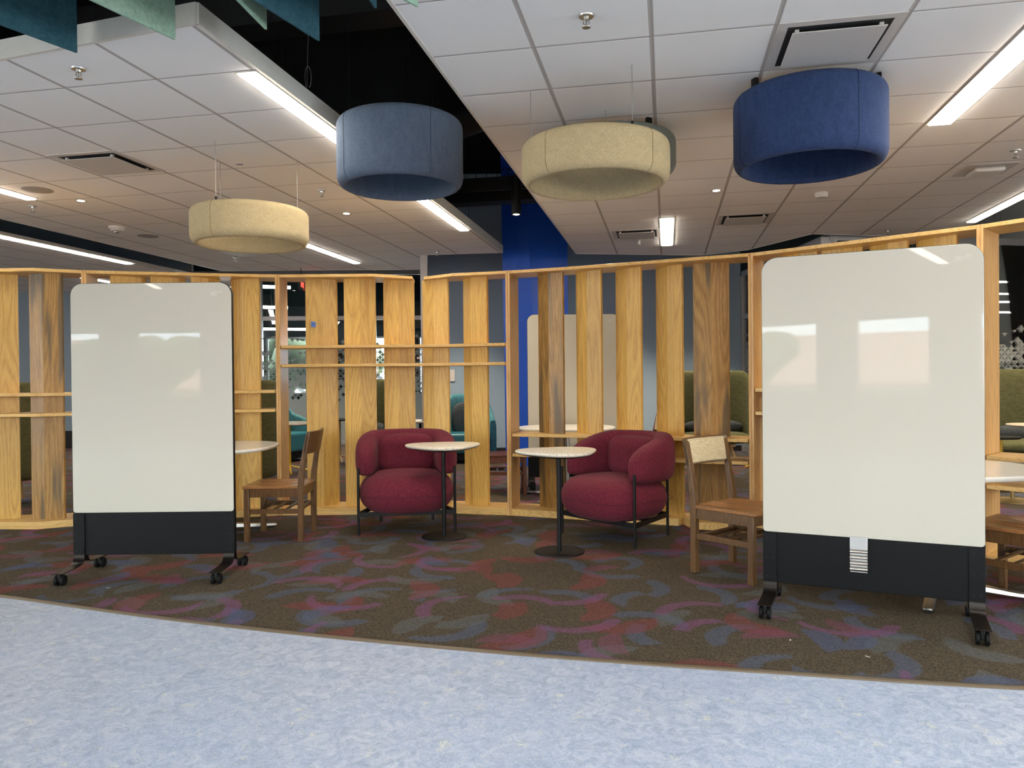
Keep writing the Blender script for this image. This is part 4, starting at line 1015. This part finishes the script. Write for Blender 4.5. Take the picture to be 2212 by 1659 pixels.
roundtable('round_table', 'black round stool table on yellow pole at the far right', (5.40, 8.5, 0), .20, .60, 'black', 'yellow')
roundtable('round_table', 'grey tabletop before the far right olive seat', (6.12, 8.95, 0), .32, .70, 'beige', 'black', False)
roundtable('round_table', 'low table on pale brass disc base at the far right', (5.06, 7.78, 0), .16, .42, 'beige', 'brass', False)
roundtable('round_table', 'black topped tablet table left of the wide olive seat', (2.30, 10.9, 0), .17, .68, 'black', 'steel', False)
roundtable('round_table', 'beige tablet table right of the wide olive seat', (3.55, 10.9, 0), .16, .66, 'beige', 'yellow')
# teal lounge chairs
def tealchair(lb, loc, rotz, w=.92):
    t_ = thing('teal_lounge_chair', lb, 'armchair', loc, rotz, 'teal lounge chairs'); rings = []; N = 28
    for i in range(N+1):
        a = radians(-105+210*i/N); e = abs(a)/radians(105)
        x = -.34*cos(a)-.0; y = (w/2-.06)*sin(a)
        if abs(a) > pi/2: y = math.copysign(w/2-.06, a); x = 0+1.1*(abs(a)-pi/2)
        nn = Vector((cos(a)/.34, -sin(a)/(w/2))).normalized() if abs(a) < pi/2 else Vector((0, -math.copysign(1, a)))
        zt = 1.05-.40*max(0, (e-.30)/.70)**1.3; zb = .10; ring = []
        for j in range(20):
            th = 2*pi*j/20; f = lambda c, q: math.copysign(abs(c)**(2/q), c)
            ring.append((x+nn.x*.05*f(cos(th), 2.6), y+nn.y*.05*f(cos(th), 2.6), (zt+zb)/2+(zt-zb)/2*f(sin(th), 7)))
        rings.append(ring)
    MB().loft(rings).build('shell', 'teal', t_, ang=70)
    MB().box(-.24, .38, -w/2+.12, w/2-.12, .16, .46).build('seat', 'tealvinyl', t_, bevel=.04, seg=4)
    MB().sell(-.20, 0, .66, .07, w/2-.2, .26, 3, 3).build('back_cushion', 'grayfab', t_, ang=70)
    MB().box(-.25, .33, -w/2+.14, w/2-.14, .05, .16).build('base', 'black', t_, bevel=.01)
    for sy in (-1, 1): MB().cyl(.30, sy*(w/2-.1), .004, .06, .02, 12).build('leg', 'chrome', t_)
    return t_
tealchair('teal lounge chair with grey back cushion left of the blue column', (-.70, 12.0, 0), radians(-82), w=.86)
tealchair('teal lounge seat behind the olive chair left of the tall screen', (-3.75, 12.3, 0), radians(-20))
tealchair('teal lounge seat glimpsed at the far left edge', (-8.0, 12.4, 0), radians(-60))
# light switch, exit sign
sw = thing('light_switch', 'white light switch on the grey blue wall beside the centre boards', 'light switch', (-1.02, 13.19, 1.35))
MB().box(-.04, .04, -.008, 0, -.1, .1).build('plate', 'plastic', sw, bevel=.002); MB().box(-.015, .015, -.013, -.008, -.03, .03).build('rocker', 'plastic', sw, bevel=.001)
ex = thing('exit_sign', 'red lit exit sign seen edge on behind the first tall board', 'exit sign', (-3.29, 12.05, 2.78), radians(95))
MB().box(-.15, .15, -.02, .02, -.07, .07).build('housing', 'dark', ex, bevel=.003)
MB().box(.146, .152, -.021, .021, -.065, .065).build('edge_light', 'exitred', ex)
textmesh('lettering', 'EXIT', .11, 'exitred', ex, (0, -.0215, 0), (radians(90), 0, 0))
MB().cyl(0, 0, .07, .27, .006, 8).build('stem', 'black', ex)
# specks of paper on the carpet
for k, (x, y) in enumerate(((-2.55, 4.82), (1.35, 3.75), (1.62, 3.52))):
    tag(MB().prism([(-.012, -.003), (.012, -.001), (.01, .004), (-.01, .003)], .0045, .0055).build('paper_scrap', 'plastic', loc=(x, y, 0), rotz=k*1.1),
        ('white paper scrap on carpet near the left whiteboard casters', 'white paper scrap on carpet below the right whiteboard', 'white paper scrap on carpet close to the floor edge strip')[k], 'paper scrap')
